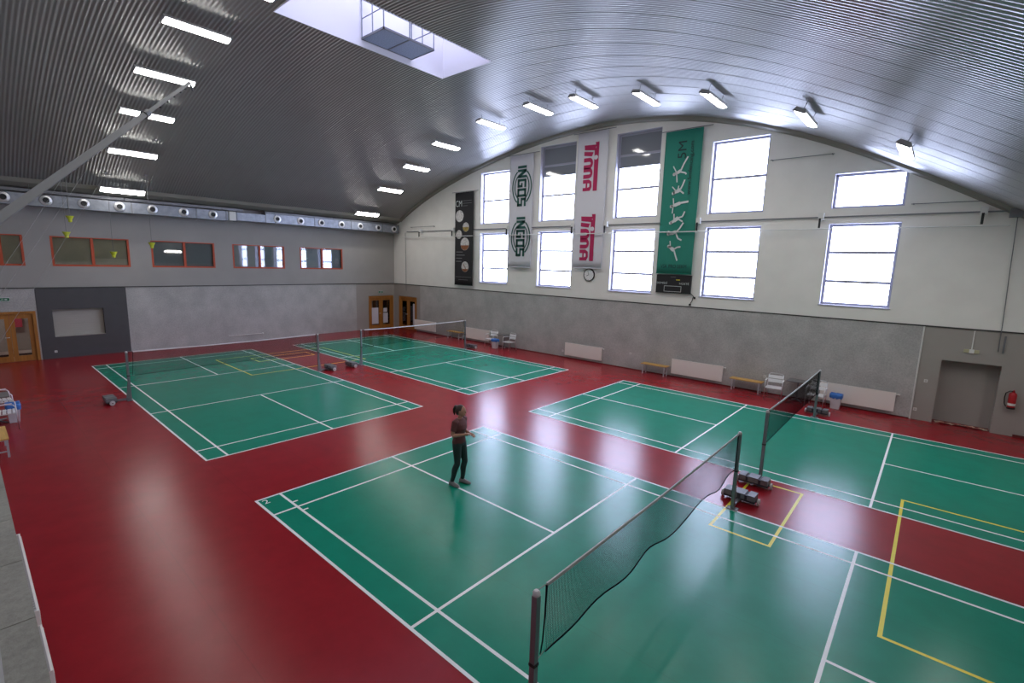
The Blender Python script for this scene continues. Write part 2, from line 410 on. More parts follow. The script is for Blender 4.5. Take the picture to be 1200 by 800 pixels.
tag(MB().box((XL, YF-0.045, DADO-0.015), (XR, YF, DADO+0.02)).build('trim_1', 'dark_trim'), kind='structure')
tag(MB().box((0.05, YF-0.05, 0), (25.0, YF-0.03, 0.03)).box((27.35, YF-0.06, 0), (XR, YF-0.015, 0.07)).build('baseboard_window_side', mat('dark_red_skirting', (0.10, 0.012, 0.012), 0.6)), kind='structure')

# arched edge trim where ceiling meets the window wall
A = MB(); n = 70; pr = []
for i in range(n+1):
    x = -1.95 + (XR+1.95)*i/n; z = cz(x)
    pr.append([(x, YF-0.16, z+0.03), (x, YF-0.13, z-0.10), (x, YF-0.02, z-0.17), (x, YF+0.02, z+0.03)])
for i in range(n):
    a, b = pr[i], pr[i+1]
    for k in range(3): A.add([a[k], b[k], b[k+1], a[k+1]], [(0, 1, 2, 3)])
tag(smooth_by_angle(A.build('trim_2', 'fascia')), kind='structure')

# windows of the window wall
def tall_window(idx, x0, x1, z0, z1, bars, pane_cover=None):
    yb = YF+0.26
    wn = tag(MB().box((x0, YF+0.002, z0), (x0+0.012, yb, z1)).box((x1-0.012, YF+0.002, z0), (x1, yb, z1)).box((x0+0.012, YF+0.002, z1-0.012), (x1-0.012, yb, z1)).box((x0+0.012, YF+0.002, z0), (x1-0.012, yb, z0+0.012)).build('window_%d' % idx, 'reveal'), kind='structure')
    f = MB(); t = 0.09
    f.box((x0+0.012, yb-0.05, z0+0.012), (x0+t, yb+0.02, z1-0.012)); f.box((x1-t, yb-0.05, z0+0.012), (x1-0.012, yb+0.02, z1-0.012))
    f.box((x0+t, yb-0.05, z0+0.012), (x1-t, yb+0.02, z0+t)); f.box((x0+t, yb-0.05, z1-t), (x1-t, yb+0.02, z1-0.012))
    f.build('window_frame', 'frame_white', wn)
    for b in bars:
        MB().box((x0+t, yb-0.05, b-0.045), (x1-t, yb+0.02, b+0.045)).build('transom', 'frame_white', wn)
    zs = [z0+t] + [v for b in bars for v in (b-0.045, b+0.045)] + [z1-t]
    for a, b in zip(zs[0::2], zs[1::2]):
        MB().box((x0+t, yb, a), (x1-t, yb+0.015, b)).build('pane', 'pane', wn)
    if pane_cover:
        for a, b in pane_cover:
            MB().box((x0+t+0.004, yb-0.035, a), (x1-t-0.004, yb-0.004, b)).build('pane_cover', 'dark_outside', wn)  # added glossy dark sheet, stands in for the dark roof overhang outside the glass
    if z0 < 5:
        s = MB(); s.box((x0-0.03, YF-0.03, z0-0.03), (x1+0.03, YF+0.2, z0)); s.build('window_sill', 'reveal', wn)
        h = MB()
        for q in (0.25, 0.5, 0.75):
            xm = x0+(x1-x0)*q; h.box((xm-0.12, yb-0.075, 4.22), (xm+0.12, yb-0.05, 4.25))
        h.build('latch_rail', 'lamp_body', wn)
wi = 1
for i, ((a, b), t) in enumerate(zip(WX, WTOP)):
    tall_window(wi, a, b, ZL0, ZL1, [4.26, 5.24]); wi += 1
    bars = [[7.95], [7.95, 9.38], [7.95, 9.38], [8.02], []][i]
    bl = [(9.43, t-0.092), (8.86, 9.33)] if i in (1, 2) else None
    tall_window(wi, a, b, ZU0, t, bars, bl); wi += 1

# ---- left wall
LWN = [(-3.22, -1.31), (-0.50, 2.13), (2.95, 5.62), (6.46, 9.16), (10.04, 12.72)]
LZ0, LZ1 = 3.90, 5.14
def slab_wall_x(name, m, y0, y1, z0, z1, holes, xa, xb):
    mb = MB(); ys = sorted(set([y0, y1]+[h for q in holes for h in q[:2]])); 
    for a, b in zip(ys[:-1], ys[1:]):
        mid = (a+b)/2; hs = sorted([(q[2], q[3]) for q in holes if q[0] < mid < q[1]]); z = z0
        for h0, h1 in hs:
            if h0 > z: mb.box((xa, a, z), (xb, b, h0))
            z = h1
        if z < z1: mb.box((xa, a, z), (xb, b, z1))
    return mb.build(name, m)
tag(slab_wall_x('wall_left', 'grey_wall', YN-0.3, YF, DADO, 7.4, [(a, b, LZ0, LZ1) for a, b in LWN], XL-0.3, XL), kind='structure')
DL1 = (-2.76, -1.20); DL2 = (14.50, 16.40); NI = (-0.69, 0.99, 0.91, 2.08)
o = slab_wall_x('wall_left_dado', 'board', 1.85, 13.6, 0, DADO, [], XL-0.3, XL+0.02); tag(o, kind='structure')
o = slab_wall_x('wall_left_dado_end', 'board', YN-0.3, -1.15, 0, DADO, [(DL1[0], DL1[1], 0, 2.06)], XL-0.3, XL+0.02); tag(o, kind='structure')
o = slab_wall_x('wall_left_dado_corner', 'warm_grey', 13.6, YF, 0, DADO, [(DL2[0], DL2[1], 0, 2.2)], XL-0.3, XL+0.01); tag(o, kind='structure')
o = slab_wall_x('wall_left_dark_panel', 'dark_panel', -1.15, 1.85, 0, DADO-0.03, [NI], XL-0.3, XL+0.03); tag(o, kind='structure')
sh = MB(); k = 12
for i in range(k):
    z0 = NI[2]+(NI[3]-NI[2])*i/k; z1 = NI[2]+(NI[3]-NI[2])*(i+1)/k
    sh.box((XL-0.22, NI[0], z0+0.004), (XL-0.16, NI[1], z1-0.004))
sh.box((XL-0.26, NI[0], NI[2]), (XL-0.18, NI[1], NI[3]))
sh.build('hatch_shutter', mat('cream_shutter', (0.42, 0.40, 0.36), 0.6), o)
MB().box((XL-0.16, NI[0], NI[2]-0.001), (XL+0.05, NI[1], NI[2]+0.02)).build('hatch_sill', 'corridor_wall', o)
tag(MB().box((XL, YN, DADO-0.015), (XL+0.045, YF-0.045, DADO+0.02)).build('trim_3', 'dark_trim'), kind='structure')
for i, (a, b) in enumerate(LWN):
    xf = XL-0.09
    wn = tag(MB().box((XL-0.29, a, LZ0), (XL-0.25, b, LZ1)).build('window_%d' % (11+i), 'dark_panel'), kind='structure')
    f = MB(); t = 0.075; x2 = XL+0.006
    f.box((xf, a, LZ0), (x2, a+t, LZ1)); f.box((xf, b-t, LZ0), (x2, b, LZ1)); f.box((xf, a+t, LZ0), (x2, b-t, LZ0+t)); f.box((xf, a+t, LZ1-t*0.6), (x2, b-t, LZ1))
    f.build('window_frame', 'orange', wn)
    m_ = (a+b)/2 + (0.02 if i else 0.3)
    MB().box((xf, m_-0.05, LZ0+t), (x2-0.02, m_+0.05, LZ1-t*0.6)).build('mullion', 'orange', wn)
    for p0, p1 in ((a+t, m_-0.05), (m_+0.05, b-t)):
        MB().box((xf+0.02, p0, LZ0+t), (xf+0.03, p1, LZ1-t*0.6)).build('pane', 'glass', wn)
        bm_ = 'olive' if i < 2 else 'slate_blind'
        low = LZ0+t+ (0.28 if (i == 1 and p0 > m_) else 0)
        MB().box((xf-0.06, p0+0.005, low), (xf-0.045, p1-0.005, LZ1-t*0.6)).build('pane_cover', bm_, wn)
        if low > LZ0+t: MB().box((xf-0.07, p0+0.005, LZ0+t), (xf-0.055, p1-0.005, low)).build('pane_cover', 'olive_pale', wn)

# ---- near wall with its protruding dado ledge, right wall
tag(MB().box((XL-0.3, YN-0.3, DADO), (XR+0.3, YN, 11.2)).build('wall_near', 'grey_wall'), kind='structure')
tag(MB().box((XL-0.3, YN-0.3, 0), (XR+0.3, YN+0.085, DADO-0.04)).build('wall_near_dado', 'board'), kind='structure')
lg = tag(MB().box((XL, YN-0.02, DADO-0.04), (XR, YN+0.10, DADO-0.012)).build('trim_4', 'ledge'), kind='structure')
x = XL; jl = 0.575
while x < XR-0.1:
    MB().box((x+0.003, YN-0.02, DADO-0.012), (min(x+jl, XR)-0.003, YN+0.11, DADO)).build('ledge_tile', 'ledge', lg); x += jl
MB().box((23.95, YN-0.003, DADO+0.0), (24.6, YN+0.006, DADO+0.06)).build('ledge_skirting', 'plastic', lg)
tag(MB().box((XR, YN-0.3, 0), (XR+0.3, YF+0.3, 9)).build('wall_right', 'white_wall'), kind='structure')

# ---- ribbed vaulted ceiling
SK = (11.45, 13.75, 2.8, 8.5)
dk = MB(); n = 60
dxs = [XL-0.3 + (XR+0.6-XL)*i/n for i in range(n+1)]
dxs = sorted(set([round(q, 4) for q in dxs if not (SK[0]-0.3 < q < SK[1]+0.3)] + [SK[0], SK[1]]))
def deck(x0, x1, y0, y1):
    a, b = cz(max(x0, -2.1))+0.10, cz(max(x1, -2.1))+0.10
    dk.hexa([(x0,y0,a),(x1,y0,b),(x1,y1,b),(x0,y1,a),(x0,y0,a+0.1),(x1,y0,b+0.1),(x1,y1,b+0.1),(x0,y1,a+0.1)])
for x0, x1 in zip(dxs[:-1], dxs[1:]):
    if abs(x0-SK[0]) < 1e-6:
        deck(x0, x1, YN-0.4, SK[2]); deck(x0, x1, SK[3], YF+0.5)
    else: deck(x0, x1, YN-0.4, YF+0.5)
ce = tag(dk.build('ceiling', 'deck'), kind='structure')
SW, PER, DEP = 0.95, 0.95/9, 0.0125
pieces = [(-1.87, 3.4), (3.4, 9.3), (9.3, SK[0]), (SK[0], SK[1]), (SK[1], 21.1), (21.1, 26.7), (26.7, XR)]
def sheet_mesh(x0, x1):
    prof = []
    for r in range(9):
        y = r*PER
        prof += [(y, 0), (y+0.034, 0), (y+0.050, DEP), (y+0.090, DEP)]
    prof += [(SW-0.003, 0), (SW+0.004, -0.0025)]
    n = max(3, int((x1-x0)/0.45)); vs = []; fs = []
    for i in range(n+1):
        x = x0+(x1-x0)*i/n; z = cz(x)
        lip = -0.004 if i == 0 else 0
        for y, d in prof: vs.append((x, y, z+d+lip))
    k = len(prof)
    for i in range(n):
        for j in range(k-1): fs.append((i*k+j, (i+1)*k+j, (i+1)*k+j+1, i*k+j+1))
    me = bpy.data.meshes.new('ceiling_sheet'); me.from_pydata(vs, [], fs)
    uv = me.uv_layers.new(name='sheet_uv')
    for lp in me.loops: q = vs[lp.vertex_index]; uv.data[lp.index].uv = (q[1]*0.1, q[0]*0.1)
    me.polygons.foreach_set('use_smooth', [True]*len(me.polygons)); me.materials.append(M['sheet'])
    return me
for x0, x1 in pieces:
    me = sheet_mesh(x0, x1)
    for r in range(-7, 15):
        y = SK[2]+r*SW
        if abs(x0-SK[0]) < 1e-6 and 0 <= r < 6: continue
        c = link('ceiling_sheet', me, ce); c.location = (0, y, 0)
# eave fascia along the left wall
E_ = MB(); xs_ = [(-1.84, cz(-1.84)+0.0), (-1.95, 7.12), (-2.25, 6.98), (-2.8, 6.95)]
for (xa, za), (xb, zb) in zip(xs_[:-1], xs_[1:]):
    E_.hexa([(xa,YN,za),(xb,YN,zb),(xb,YF,zb),(xa,YF,za),(xa,YN,za+0.04),(xb,YN,zb+0.04),(xb,YF,zb+0.04),(xa,YF,za+0.04)])
tag(E_.build('trim_5', 'fascia'), kind='structure')

# skylight shaft with access platform
s0, s1_, s2, s3 = SK; zt = 13.2; zb = cz(11.5)-0.005
sf = MB(); w_ = 0.06
w_ = 0.025
sf.box((s0, s2, cz(s0)-0.012), (s0+w_, s3, zt)); sf.box((s1_-w_, s2, cz(s1_)-0.012), (s1_, s3, zt)); sf.box((s0+w_, s2, zb), (s1_-w_, s2+w_, zt)); sf.box((s0+w_, s3-w_, zb), (s1_-w_, s3, zt))
wn = tag(sf.build('window_16', 'shaft'), kind='structure')
MB().box((s0, s2, zt), (s1_, s3, zt+0.04)).build('pane', 'skyglass', wn)
cr = MB()
for yy in (s2+1.9, s2+3.8): cr.box((s0, yy-0.03, zt-0.1), (s1_, yy+0.03, zt-0.001))
cr.build('glazing_bar', 'frame_white', wn)
px0, px1, py0, py1, pz = 11.50, 12.60, 5.35, 7.15, 10.95
pf = tag(empty('access_platform', (px0, py0, pz)), 'grey grating access platform with railings inside the ceiling skylight', 'platform')
for a, b in ((py0, 6.23), (6.26, py1)):
    MB().box((px0+0.02, a+0.02, pz), (px1-0.02, b-0.02, pz+0.03)).build('grating_panel', 'grating', pf, local=False)
g = MB()
for a, b in (((px0, py0), (px1, py0)), ((px0, py1), (px1, py1)), ((px0, py0), (px0, py1)), ((px1, py0), (px1, py1)), ((px0, 6.245), (px1, 6.245))):
    g.box((a[0]-0.015, a[1]-0.015, pz-0.01), (b[0]+0.015, b[1]+0.015, pz+0.05))
g.build('edge_frame', 'galv_dark', pf, local=False)
for (a, b) in ((px0, py0), (px1, py0), (px0, py1), (px1, py1), (px1, 6.245), ((px0+px1)/2, py0), ((px0+px1)/2, py1)):
    MB().cyl((a, b, pz+0.05), (a, b, 12.35), 0.018, 8).build('post', 'galv', pf, local=False)
for zz in (11.5, 12.0, 12.35):
    MB().cyl((px0, py0, zz), (px1, py0, zz), 0.015, 6).cyl((px0, py1, zz), (px1, py1, zz), 0.015, 6).cyl((px1, py0, zz), (px1, py1, zz), 0.015, 6).build('rail', 'galv', pf, local=False)
for yy in (5.6, 6.9):
    MB().box((px1+0.0, yy-0.05, 12.2), (13.72, yy+0.05, 12.28)).build('bracket', 'galv_dark', pf, local=False)

# ================================================================== DOORS
def door(name, along, a, b, h, base, normal, notices=()):
    """double door in a wall; along 'x' or 'y'; base = coordinate of wall plane; normal = +1/-1 into the room"""
    def P(u, d, z): return (u, base+normal*d, z) if along == 'x' else (base+normal*d, u, z)
    def B(u0, u1, d0, d1, z0, z1): return MB().box(P(u0, d0, z0), P(u1, d1, z1))
    fr = MB(); t = 0.10
    for q in (B(a, a+t, -0.18, 0.04, 0, h), B(b-t, b, -0.18, 0.04, 0, h), B(a+t, b-t, -0.18, 0.04, h-t, h)):
        fr.add(q.v, q.f)
    d = tag(fr.build(name, 'wood'), kind='structure')
    mid = (a+b)/2
    for u0, u1, s in ((a+t+0.005, mid-0.004, 1), (mid+0.004, b-t-0.005, -1)):
        lf = MB(); st = 0.14; z1 = h-t-0.01
        for q in (B(u0, u0+st, -0.09, -0.03, 0.012, z1), B(u1-st, u1, -0.09, -0.03, 0.012, z1), B(u0+st, u1-st, -0.09, -0.03, z1-0.18, z1), B(u0+st, u1-st, -0.09, -0.03, 0.012, 0.24)):
            lf.add(q.v, q.f)
        leaf = lf.build('door_leaf', 'wood', d)
        B(u0+st, u1-st, -0.066, -0.056, 0.24, z1-0.18).build('glass_pane', 'glass', leaf)
        if s == 1:
            hx = u1-0.06
            hd = MB().cyl(P(hx, -0.03, 1.02), P(hx, 0.05, 1.02), 0.012, 8).cyl(P(hx, 0.045, 1.02), P(hx-0.12, 0.045, 1.02), 0.011, 8)
            hd.build('door_handle', 'alu', leaf)
    for (u0, u1, z0, z1) in notices:
        B(u0, u1, -0.055, -0.051, z0, z1).build('paper_notice', 'paper', d)
    # the small room behind, so the glass shows a place
    e = 0.5; dp = -3.2
    r = MB()
    for q in (B(a-e, b+e, dp-0.1, dp, 0, 2.7), B(a-e-0.1, a-e, dp, -0.31, 0, 2.7), B(b+e, b+e+0.1, dp, -0.31, 0, 2.7), B(a-e, b+e, dp, -0.31, 2.7, 2.8)):
        r.add(q.v, q.f)
    r.build('corridor_wall', 'corridor_wall', d)
    B(a-e, b+e, dp, -0.19, -0.05, 0.0).build('corridor_floor', 'corridor_floor', d)
    return d
d1 = door('door_1', 'y', DL1[0], DL1[1], 2.06, XL+0.02, 1)
MB().box((XL-3.0, -1.9, 1.1), (XL-2.9, -1.45, 2.0)).build('corridor_poster', 'corridor_red', d1)
MB().box((XL-1.6, -2.7, 0.0), (XL-1.5, -1.2, 0.10)).build('corridor_threshold', 'black', d1)
LAMP2 = emit('added_corridor_lamp', (1.0, 0.93, 0.88), 14.0)  # unseen lamp, added to brighten the corridor behind the door glass
MB().box((XL-1.9, -2.3, 2.62), (XL-1.3, -1.7, 2.69)).build('added_corridor_lamp', LAMP2, d1)
door('door_2', 'y', DL2[0], DL2[1], 2.18, XL+0.01, 1, [(14.75, 15.26, 0.32, 1.40), (15.66, 15.95, 1.08, 1.35), (15.64, 16.0, 0.35, 1.02)])
door('door_3', 'x', D3[0], D3[1], 2.18, YF-0.01, -1, [(-0.80, -0.62, 0.34, 1.75)])

# ================================================================== NETS AND POSTS
def post_proto():
    """net post on a wheeled, weighted carriage; local origin at the post foot, carriage towards +y"""
    r = empty('net_post', (0, 0, 0))
    MB().box((-0.03, -0.03, 0.02), (0.03, 0.03, 1.50)).build('pole', 'steel', r)
    smooth_by_angle(MB().lathe([(0.036, 1.50), (0.036, 1.535), (0.022, 1.552), (0.004, 1.555)]).build('pole_cap', 'wheel', r))
    # gusset that widens towards the carriage
    MB().prism([(0.03, 0.02), (0.14, 0.02), (0.10, 0.10), (0.03, 0.60)], -0.022, 0.022, lambda u, v, h: (h, u, v)).build('gusset', 'steel', r)
    MB().box((-0.10, -0.05, 0.0), (0.10, 0.09, 0.02)).build('foot_plate', 'weight', r)
    MB().box((-0.025, 0.09, 0.035), (0.025, 0.40, 0.085)).build('arm', 'steel', r)
    cg = MB().box((-0.29, 0.38, 0.06), (0.29, 0.62, 0.10)).box((-0.03, 0.36, 0.10), (0.03, 0.38, 0.20)).build('carriage', 'weight_dark', r)
    for x0, x1 in ((-0.285, -0.15), (-0.10, 0.10), (0.15, 0.285)):
        w = MB().box((x0, 0.37, 0.10), (x1, 0.63, 0.205)); w.build('weight', 'weight', r)
    MB().box((-0.15, 0.385, 0.10), (0.15, 0.615, 0.185)).build('weight_strap', 'weight_dark', r)
    for s in (-1, 1):
        wh = smooth_by_angle(MB().lathe([(0.02, 0), (0.066, 0.004), (0.07, 0.012), (0.07, 0.034), (0.066, 0.042), (0.02, 0.046)], (s*0.335-0.023, 0.50, 0.07), 'X', 18).build('wheel', 'wheel', r))
        MB().cyl((s*0.29, 0.50, 0.07), (s*0.362, 0.50, 0.07), 0.018, 8).build('hub', 'weight_dark', wh)
    MB().cyl((-0.045, 0, 0.78), (0.045, 0, 0.78), 0.010, 8).box((-0.036, -0.036, 0.765), (0.036, 0.036, 0.795)).build('net_clamp', 'rubber', r)
    return r
proto_post = post_proto()
NETX = [6.68, 22.75]
post_spots = [
 (NETX[1], -0.03, PI, 'grey net post nearest the camera, in the foreground of court number 2'),
 (NETX[1], CW+0.02, 0, 'grey net post with weighted carriage in the small yellow rectangle, holding the foreground net'),
 (NETX[1], CW+GY-0.03, PI, 'grey net post with carriage across the yellow line, holding the net under the windows'),
 (NETX[1], 2*CW+GY+0.03, 0, 'grey net post beside the white bin and aluminium chairs under the windows'),
 (NETX[0], -0.03, PI, 'leftmost grey net post, carriage on red floor before the anthracite wall panel'),
 (NETX[0], CW+0.02, 0, 'grey net post at the right end of the left white-taped net'),
 (NETX[0], CW+GY-0.03, PI, 'grey net post at the left end of the farthest net, between the two back courts'),
 (NETX[0], 2*CW+GY+0.03, 0, 'farthest grey net post, standing before the wall radiators near the wooden doors')]
for i, (x, y, rz, lb) in enumerate(post_spots):
    o = proto_post if i == 0 else copy_tree(proto_post)
    o.location = (x, y, 0); o.rotation_euler = (0, 0, rz)
    tag(o, lb, 'net post', 'badminton net posts')

def net(x, ya, yb, label, tape, wavy, seed):
    rnd = random.Random(seed)
    r = tag(empty('badminton_net', (x, (ya+yb)/2, 0)), label, 'net', 'badminton nets')
    y0, y1 = ya+0.13, yb-0.07
    def zt(y): t = (y-y0)/(y1-y0); return 1.545-0.025*4*t*(1-t)
    ph = rnd.random()*6
    def zb(y):
        t = (y-y0)/(y1-y0); return 0.775 + wavy*(0.028*math.sin(t*19+ph)+0.022*math.sin(t*33+ph*2)+0.02*math.sin(t*8)) + 0.03*math.sin(PI*t)
    def xo(y, s): t = (y-y0)/(y1-y0); return wavy*0.02*math.sin(t*24+ph)*s
    cell, w = 0.021, 0.0011
    n = int((y1-y0)/cell); m = int(0.74/cell)
    mb = MB()
    for i in range(n+1):
        y = y0+(y1-y0)*i/n
        pts = [(x+xo(y, 0), y, zt(y)-0.02), (x+xo(y, .5), y, (zt(y)+zb(y))/2), (x+xo(y, 1), y, zb(y))]
        vs = []; 
        for p in pts: vs += [(p[0]-w, p[1]-w, p[2]), (p[0]+w, p[1]-w, p[2]), (p[0], p[1]+w, p[2])]
        mb.add(vs, [(a+3*q, (a+1)%3+3*q, (a+1)%3+3*q+3, a+3*q+3) for q in range(2) for a in range(3)])
    for j in range(1, m):
        f = j/m; vs = []; k = 40
        for i in range(k+1):
            y = y0+(y1-y0)*i/k; z = (zt(y)-0.02)*(1-f)+zb(y)*f; xx = x+xo(y, f)
            vs += [(xx-w, y, z-w), (xx+w, y, z-w), (xx, y, z+w)]
        mb.add(vs, [(a+3*q, (a+1)%3+3*q, (a+1)%3+3*q+3, a+3*q+3) for q in range(k) for a in range(3)])
    mo = mb.build('net_mesh', 'string', r, local=False); mo['kind'] = 'stuff'
    k = 40; tp = MB(); ys = [y0+(y1-y0)*i/k for i in range(k+1)]
    vs = []
    for y in ys: vs += [(x-0.006, y, zt(y)-0.038), (x+0.006, y, zt(y)-0.038), (x+0.008, y, zt(y)), (x-0.008, y, zt(y))]
    fs = [(4*i+a, 4*i+(a+1)%4, 4*i+4+(a+1)%4, 4*i+4+a) for i in range(k) for a in range(4)] + [(0,1,2,3), (4*k+3, 4*k+2, 4*k+1, 4*k)]
    tp.add(vs, fs); tp.build('top_tape', tape, r, local=False)
    MB().tube([(x+xo(y, 1), y, zb(y)) for y in ys], 0.0085, 6).build('bottom_cord', 'string', r, local=False)
    for y in (y0, y1):
        ex = -0.06 if y == y0 else 0.03
        MB().tube([(x, y, zt(y)-0.02), (x+0.004, y+ex*0.25, 1.2), (x+0.004, y+ex*0.6, 0.95), (x, y+ex, zb(y))], [0.011, 0.008, 0.007, 0.006], 6).build('side_cord', 'string', r, local=False)
    for ye, yp in ((y0, ya), (y1, yb)):
        MB().tube([(x, ye, zt(ye)-0.01), (x, yp, 1.545)], 0.004, 5).tube([(x, ye, zb(ye)), (x, yp, 0.78)], 0.004, 5).build('tie_cord', 'cord', r, local=False)
    return r
net(NETX[1], 0, CW, 'black mesh badminton net with wavy lower edge in the foreground, on court number 2', 'tape_grey', 1.0, 1)
net(NETX[1], CW+GY, 2*CW+GY, 'black mesh badminton net in front of the aluminium chairs under the windows', 'tape_grey', 0.0, 2)
net(NETX[0], 0, CW, 'white-taped badminton net on the left court, before the grey wall with the anthracite panel', 'tape_white', 0.1, 3)
net(NETX[0], CW+GY, 2*CW+GY, 'white-taped badminton net farthest away, before the wooden corner doors', 'tape_white', 0.1, 4)

# ================================================================== LUMINAIRES
def lamp_proto():
    r = empty('ceiling_luminaire', (0, 0, 0)); l = 0.775
    h = MB().prism([(-0.165, 0.0), (0.165, 0.0), (0.12, 0.085), (-0.12, 0.085)], -l, l, lambda u, v, q: (u, q, v)); h.build('housing', 'lamp_body', r)
    d = MB(); n = 8
    prof = [(0.158*math.cos(PI*i/n+PI), 0.05*math.sin(PI*i/n+PI)) for i in range(n+1)]
    d.prism(prof, -l+0.03, l-0.03, lambda u, v, q: (u, q, v-0.001)); smooth_by_angle(d.build('diffuser', 'lamp', r))
    for s in (-1, 1):
        MB().box((-0.161, s*l-0.028 if s > 0 else -l, -0.03), (0.161, l if s > 0 else -l+0.028, -0.001)).build('end_cap', 'lamp_body', r)
        MB().cyl((0, s*0.55, 0.085), (0, s*0.55, 0.30), 0.008, 6).build('hanger', 'galv_dark', r)
    return r
pl = lamp_proto(); used = [0]
def ray_at(u, v, y):
    d = CF + CR*((u-600)/568.57) + CU*((400-v)/568.57); t = (y-CP.y)/d.y; return CP + d*t
def lamp(loc, label, grp):
    o = pl if not used[0] else copy_tree(pl); used[0] = 1
    slope = math.atan((cz(loc[0]+0.1)-cz(loc[0]-0.1))/0.2)
    o.location = loc; o.rotation_euler = (0, -slope, 0); tag(o, label, 'ceiling light', grp)
ordn = ['first', 'second', 'third', 'fourth', 'fifth', 'sixth', 'seventh', 'eighth', 'ninth', 'tenth', 'eleventh', 'twelfth']
R1 = [(-1.30, 13.55), (1.45, 13.3), (4.25, 12.95), (7.05, 12.5), (10.05, 12.4), (12.6, 12.4), (14.55, 12.6), (17.0, 12.7), (19.45, 12.2), (22.0, 12.0), (24.2, 12.0), (26.6, 12.0), (29.2, 12.0)]
for i, (x, y) in enumerate(R1):
    lb = 'glowing linear ceiling light, %s from the left in the arched row by the window wall' % ordn[min(i, 11)] if i < 12 else 'glowing linear ceiling light at the right end of the row by the window wall'
    lamp((x, y, cz(x)-0.30), lb, 'ceiling lights by the window wall')
R2 = [(-1.55, 1.85), (1.2, 1.75), (4.05, 1.65), (6.75, 1.55), (9.8, 1.55), (12.6, 1.55), (15.4, 1.55), (18.2, 1.55), (21, 1.55), (23.8, 1.55), (26.6, 1.55)]
lab2 = ['lowest', 'second lowest', 'third lowest', 'fourth lowest', 'fifth lowest', 'highest visible']
for i, (x, y) in enumerate(R2):
    lb = '%s of the linear ceiling lights in the left row, near the skylight side' % lab2[i] if i < 6 else 'linear ceiling light of the near row above the camera, %s along' % ordn[i]
    lamp((x, y, cz(x)-0.30), lb, 'ceiling lights of the near row')

# ================================================================== VENTILATION DUCT
dr = tag(empty('ventilation_duct', (XL, YN, 6.3)), 'galvanised rectangular ventilation duct with round jet nozzles along the left wall', 'duct')
def dsec(y0, y1, z0, z1, m='galv', xa=-2.55, xb=-2.0):
    MB().box((xa, y0+0.004, z0), (xb, y1-0.004, z1)).build('duct_section', m, dr, local=False)
    MB().box((xa-0.02, y1-0.02, z0-0.02), (xb+0.02, y1+0.02, z1+0.02)).build('flange', 'galv_dark', dr, local=False)
for a, b in ((YN+0.01, -2.0), (-2.0, 0.1), (0.1, 2.2), (2.2, 4.7), (4.7, 6.0)): dsec(a, b, 6.27, 6.72)
dsec(6.0, 6.5, 6.30, 6.72); dsec(6.5, 7.9, 6.33, 6.72)
for a, b in ((7.9, 8.4), (8.4, 10.6), (10.6, 12.9), (12.9, 15.1), (15.1, 16.35)): dsec(a, b, 6.33, 6.80)
MB().box((-2.01, 6.12, 6.29), (-1.93, 6.42, 6.73)).build('access_cover', 'plastic', dr, local=False)
for y in (-1.75, -0.56, 0.59, 1.77, 2.95, 4.17, 5.40, 8.5, 9.78, 11.0, 12.25, 13.5, 14.78, 15.97):
    z = 6.51 if y < 6 else 6.56
    nz = smooth_by_angle(MB().lathe([(0.10, 0), (0.195, 0.0), (0.20, 0.012), (0.18, 0.04), (0.115, 0.055), (0.10, 0.04)], (-2.0, y, z), 'X', 20).build('nozzle', 'alu', dr, local=False))
    smooth_by_angle(MB().lathe([(0.01, 0.01), (0.10, 0.01), (0.10, 0.062), (0.01, 0.055)], (-2.0, y, z), 'X', 16).build('nozzle_mouth', 'black', nz, local=False))
for y in (-1.0, 1.2, 3.4, 5.5, 7.6, 9.4, 11.6, 13.8, 15.6):
    MB().cyl((-2.06, y, 6.72), (-2.06, y, 7.10), 0.008, 6).build('hanger', 'galv_dark', dr, local=False)
d2 = tag(empty('cable_duct', (XL, YN, 6.8)), 'dull grey cable trunking above the galvanised duct, under the left eave', 'trunking')
for a, b in ((YN+0.01, 2.0), (2.02, 5.9), (5.92, 6.9), (8.0, 11.9), (11.92, 16.4)):
    MB().box((-2.5, a, 6.80 if b < 7 else 6.84), (-2.28, b, 6.92)).build('trunking_section', 'galv_dark', d2, local=False)

# ================================================================== CURTAIN RAIL, WIRE, RODS
rr = tag(empty('curtain_rail', (XL, YF, 6.4)), 'dark horizontal rail with white brackets across the window wall', 'rail')
MB().box((-1.3, YF-0.07, 6.385), (26.55, YF-0.04, 6.425)).build('rail', 'galv_dark', rr, local=False)
for x in (0.2, 3.28, 7.59, 11.75, 13.54, 17.72, 21.9, 25.92):
    b = MB().box((x-0.08, YF-0.20, 6.31), (x+0.08, YF-0.001, 6.54)).build('bracket', 'plastic', rr, local=False)
    MB().box((x-0.045, YF-0.245, 6.04), (x+0.015, YF-0.20, 6.36)).build('hanger_strap', 'black', b, local=False)
MB().box((26.45, YF-0.22, 6.22), (26.72, YF-0.001, 6.46)).build('motor', 'galv_dark', rr, local=False)
tag(MB().cyl((-1.6, YF-0.225, 6.06), (26.5, YF-0.225, 5.99), 0.022, 6).build('stretched_wire', 'plastic'), 'thin white stretched line crossing in front of windows and banners', 'wire')
def rod(x0, x1, z0, z1, lb):
    r = MB().cyl((x0, YF-0.10, z0), (x1, YF-0.10, z1), 0.012, 6)
    for x, z in ((x0+0.06, z0), (x1-0.06, z1)): r.cyl((x, YF-0.001, z), (x, YF-0.13, z), 0.02, 6)
    tag(r.build('banner_rod', 'galv_dark'), lb, 'rod')
rod(20.10, 22.05, 8.46, 8.46, 'empty thin banner rod between the two right upper windows')
rod(24.25, 26.1, 6.71, 6.71, 'empty thin banner rod right of the small upper window')
rod(-0.85, 1.5, 6.68, 6.68, 'empty thin banner rod by the left corner of the window wall')
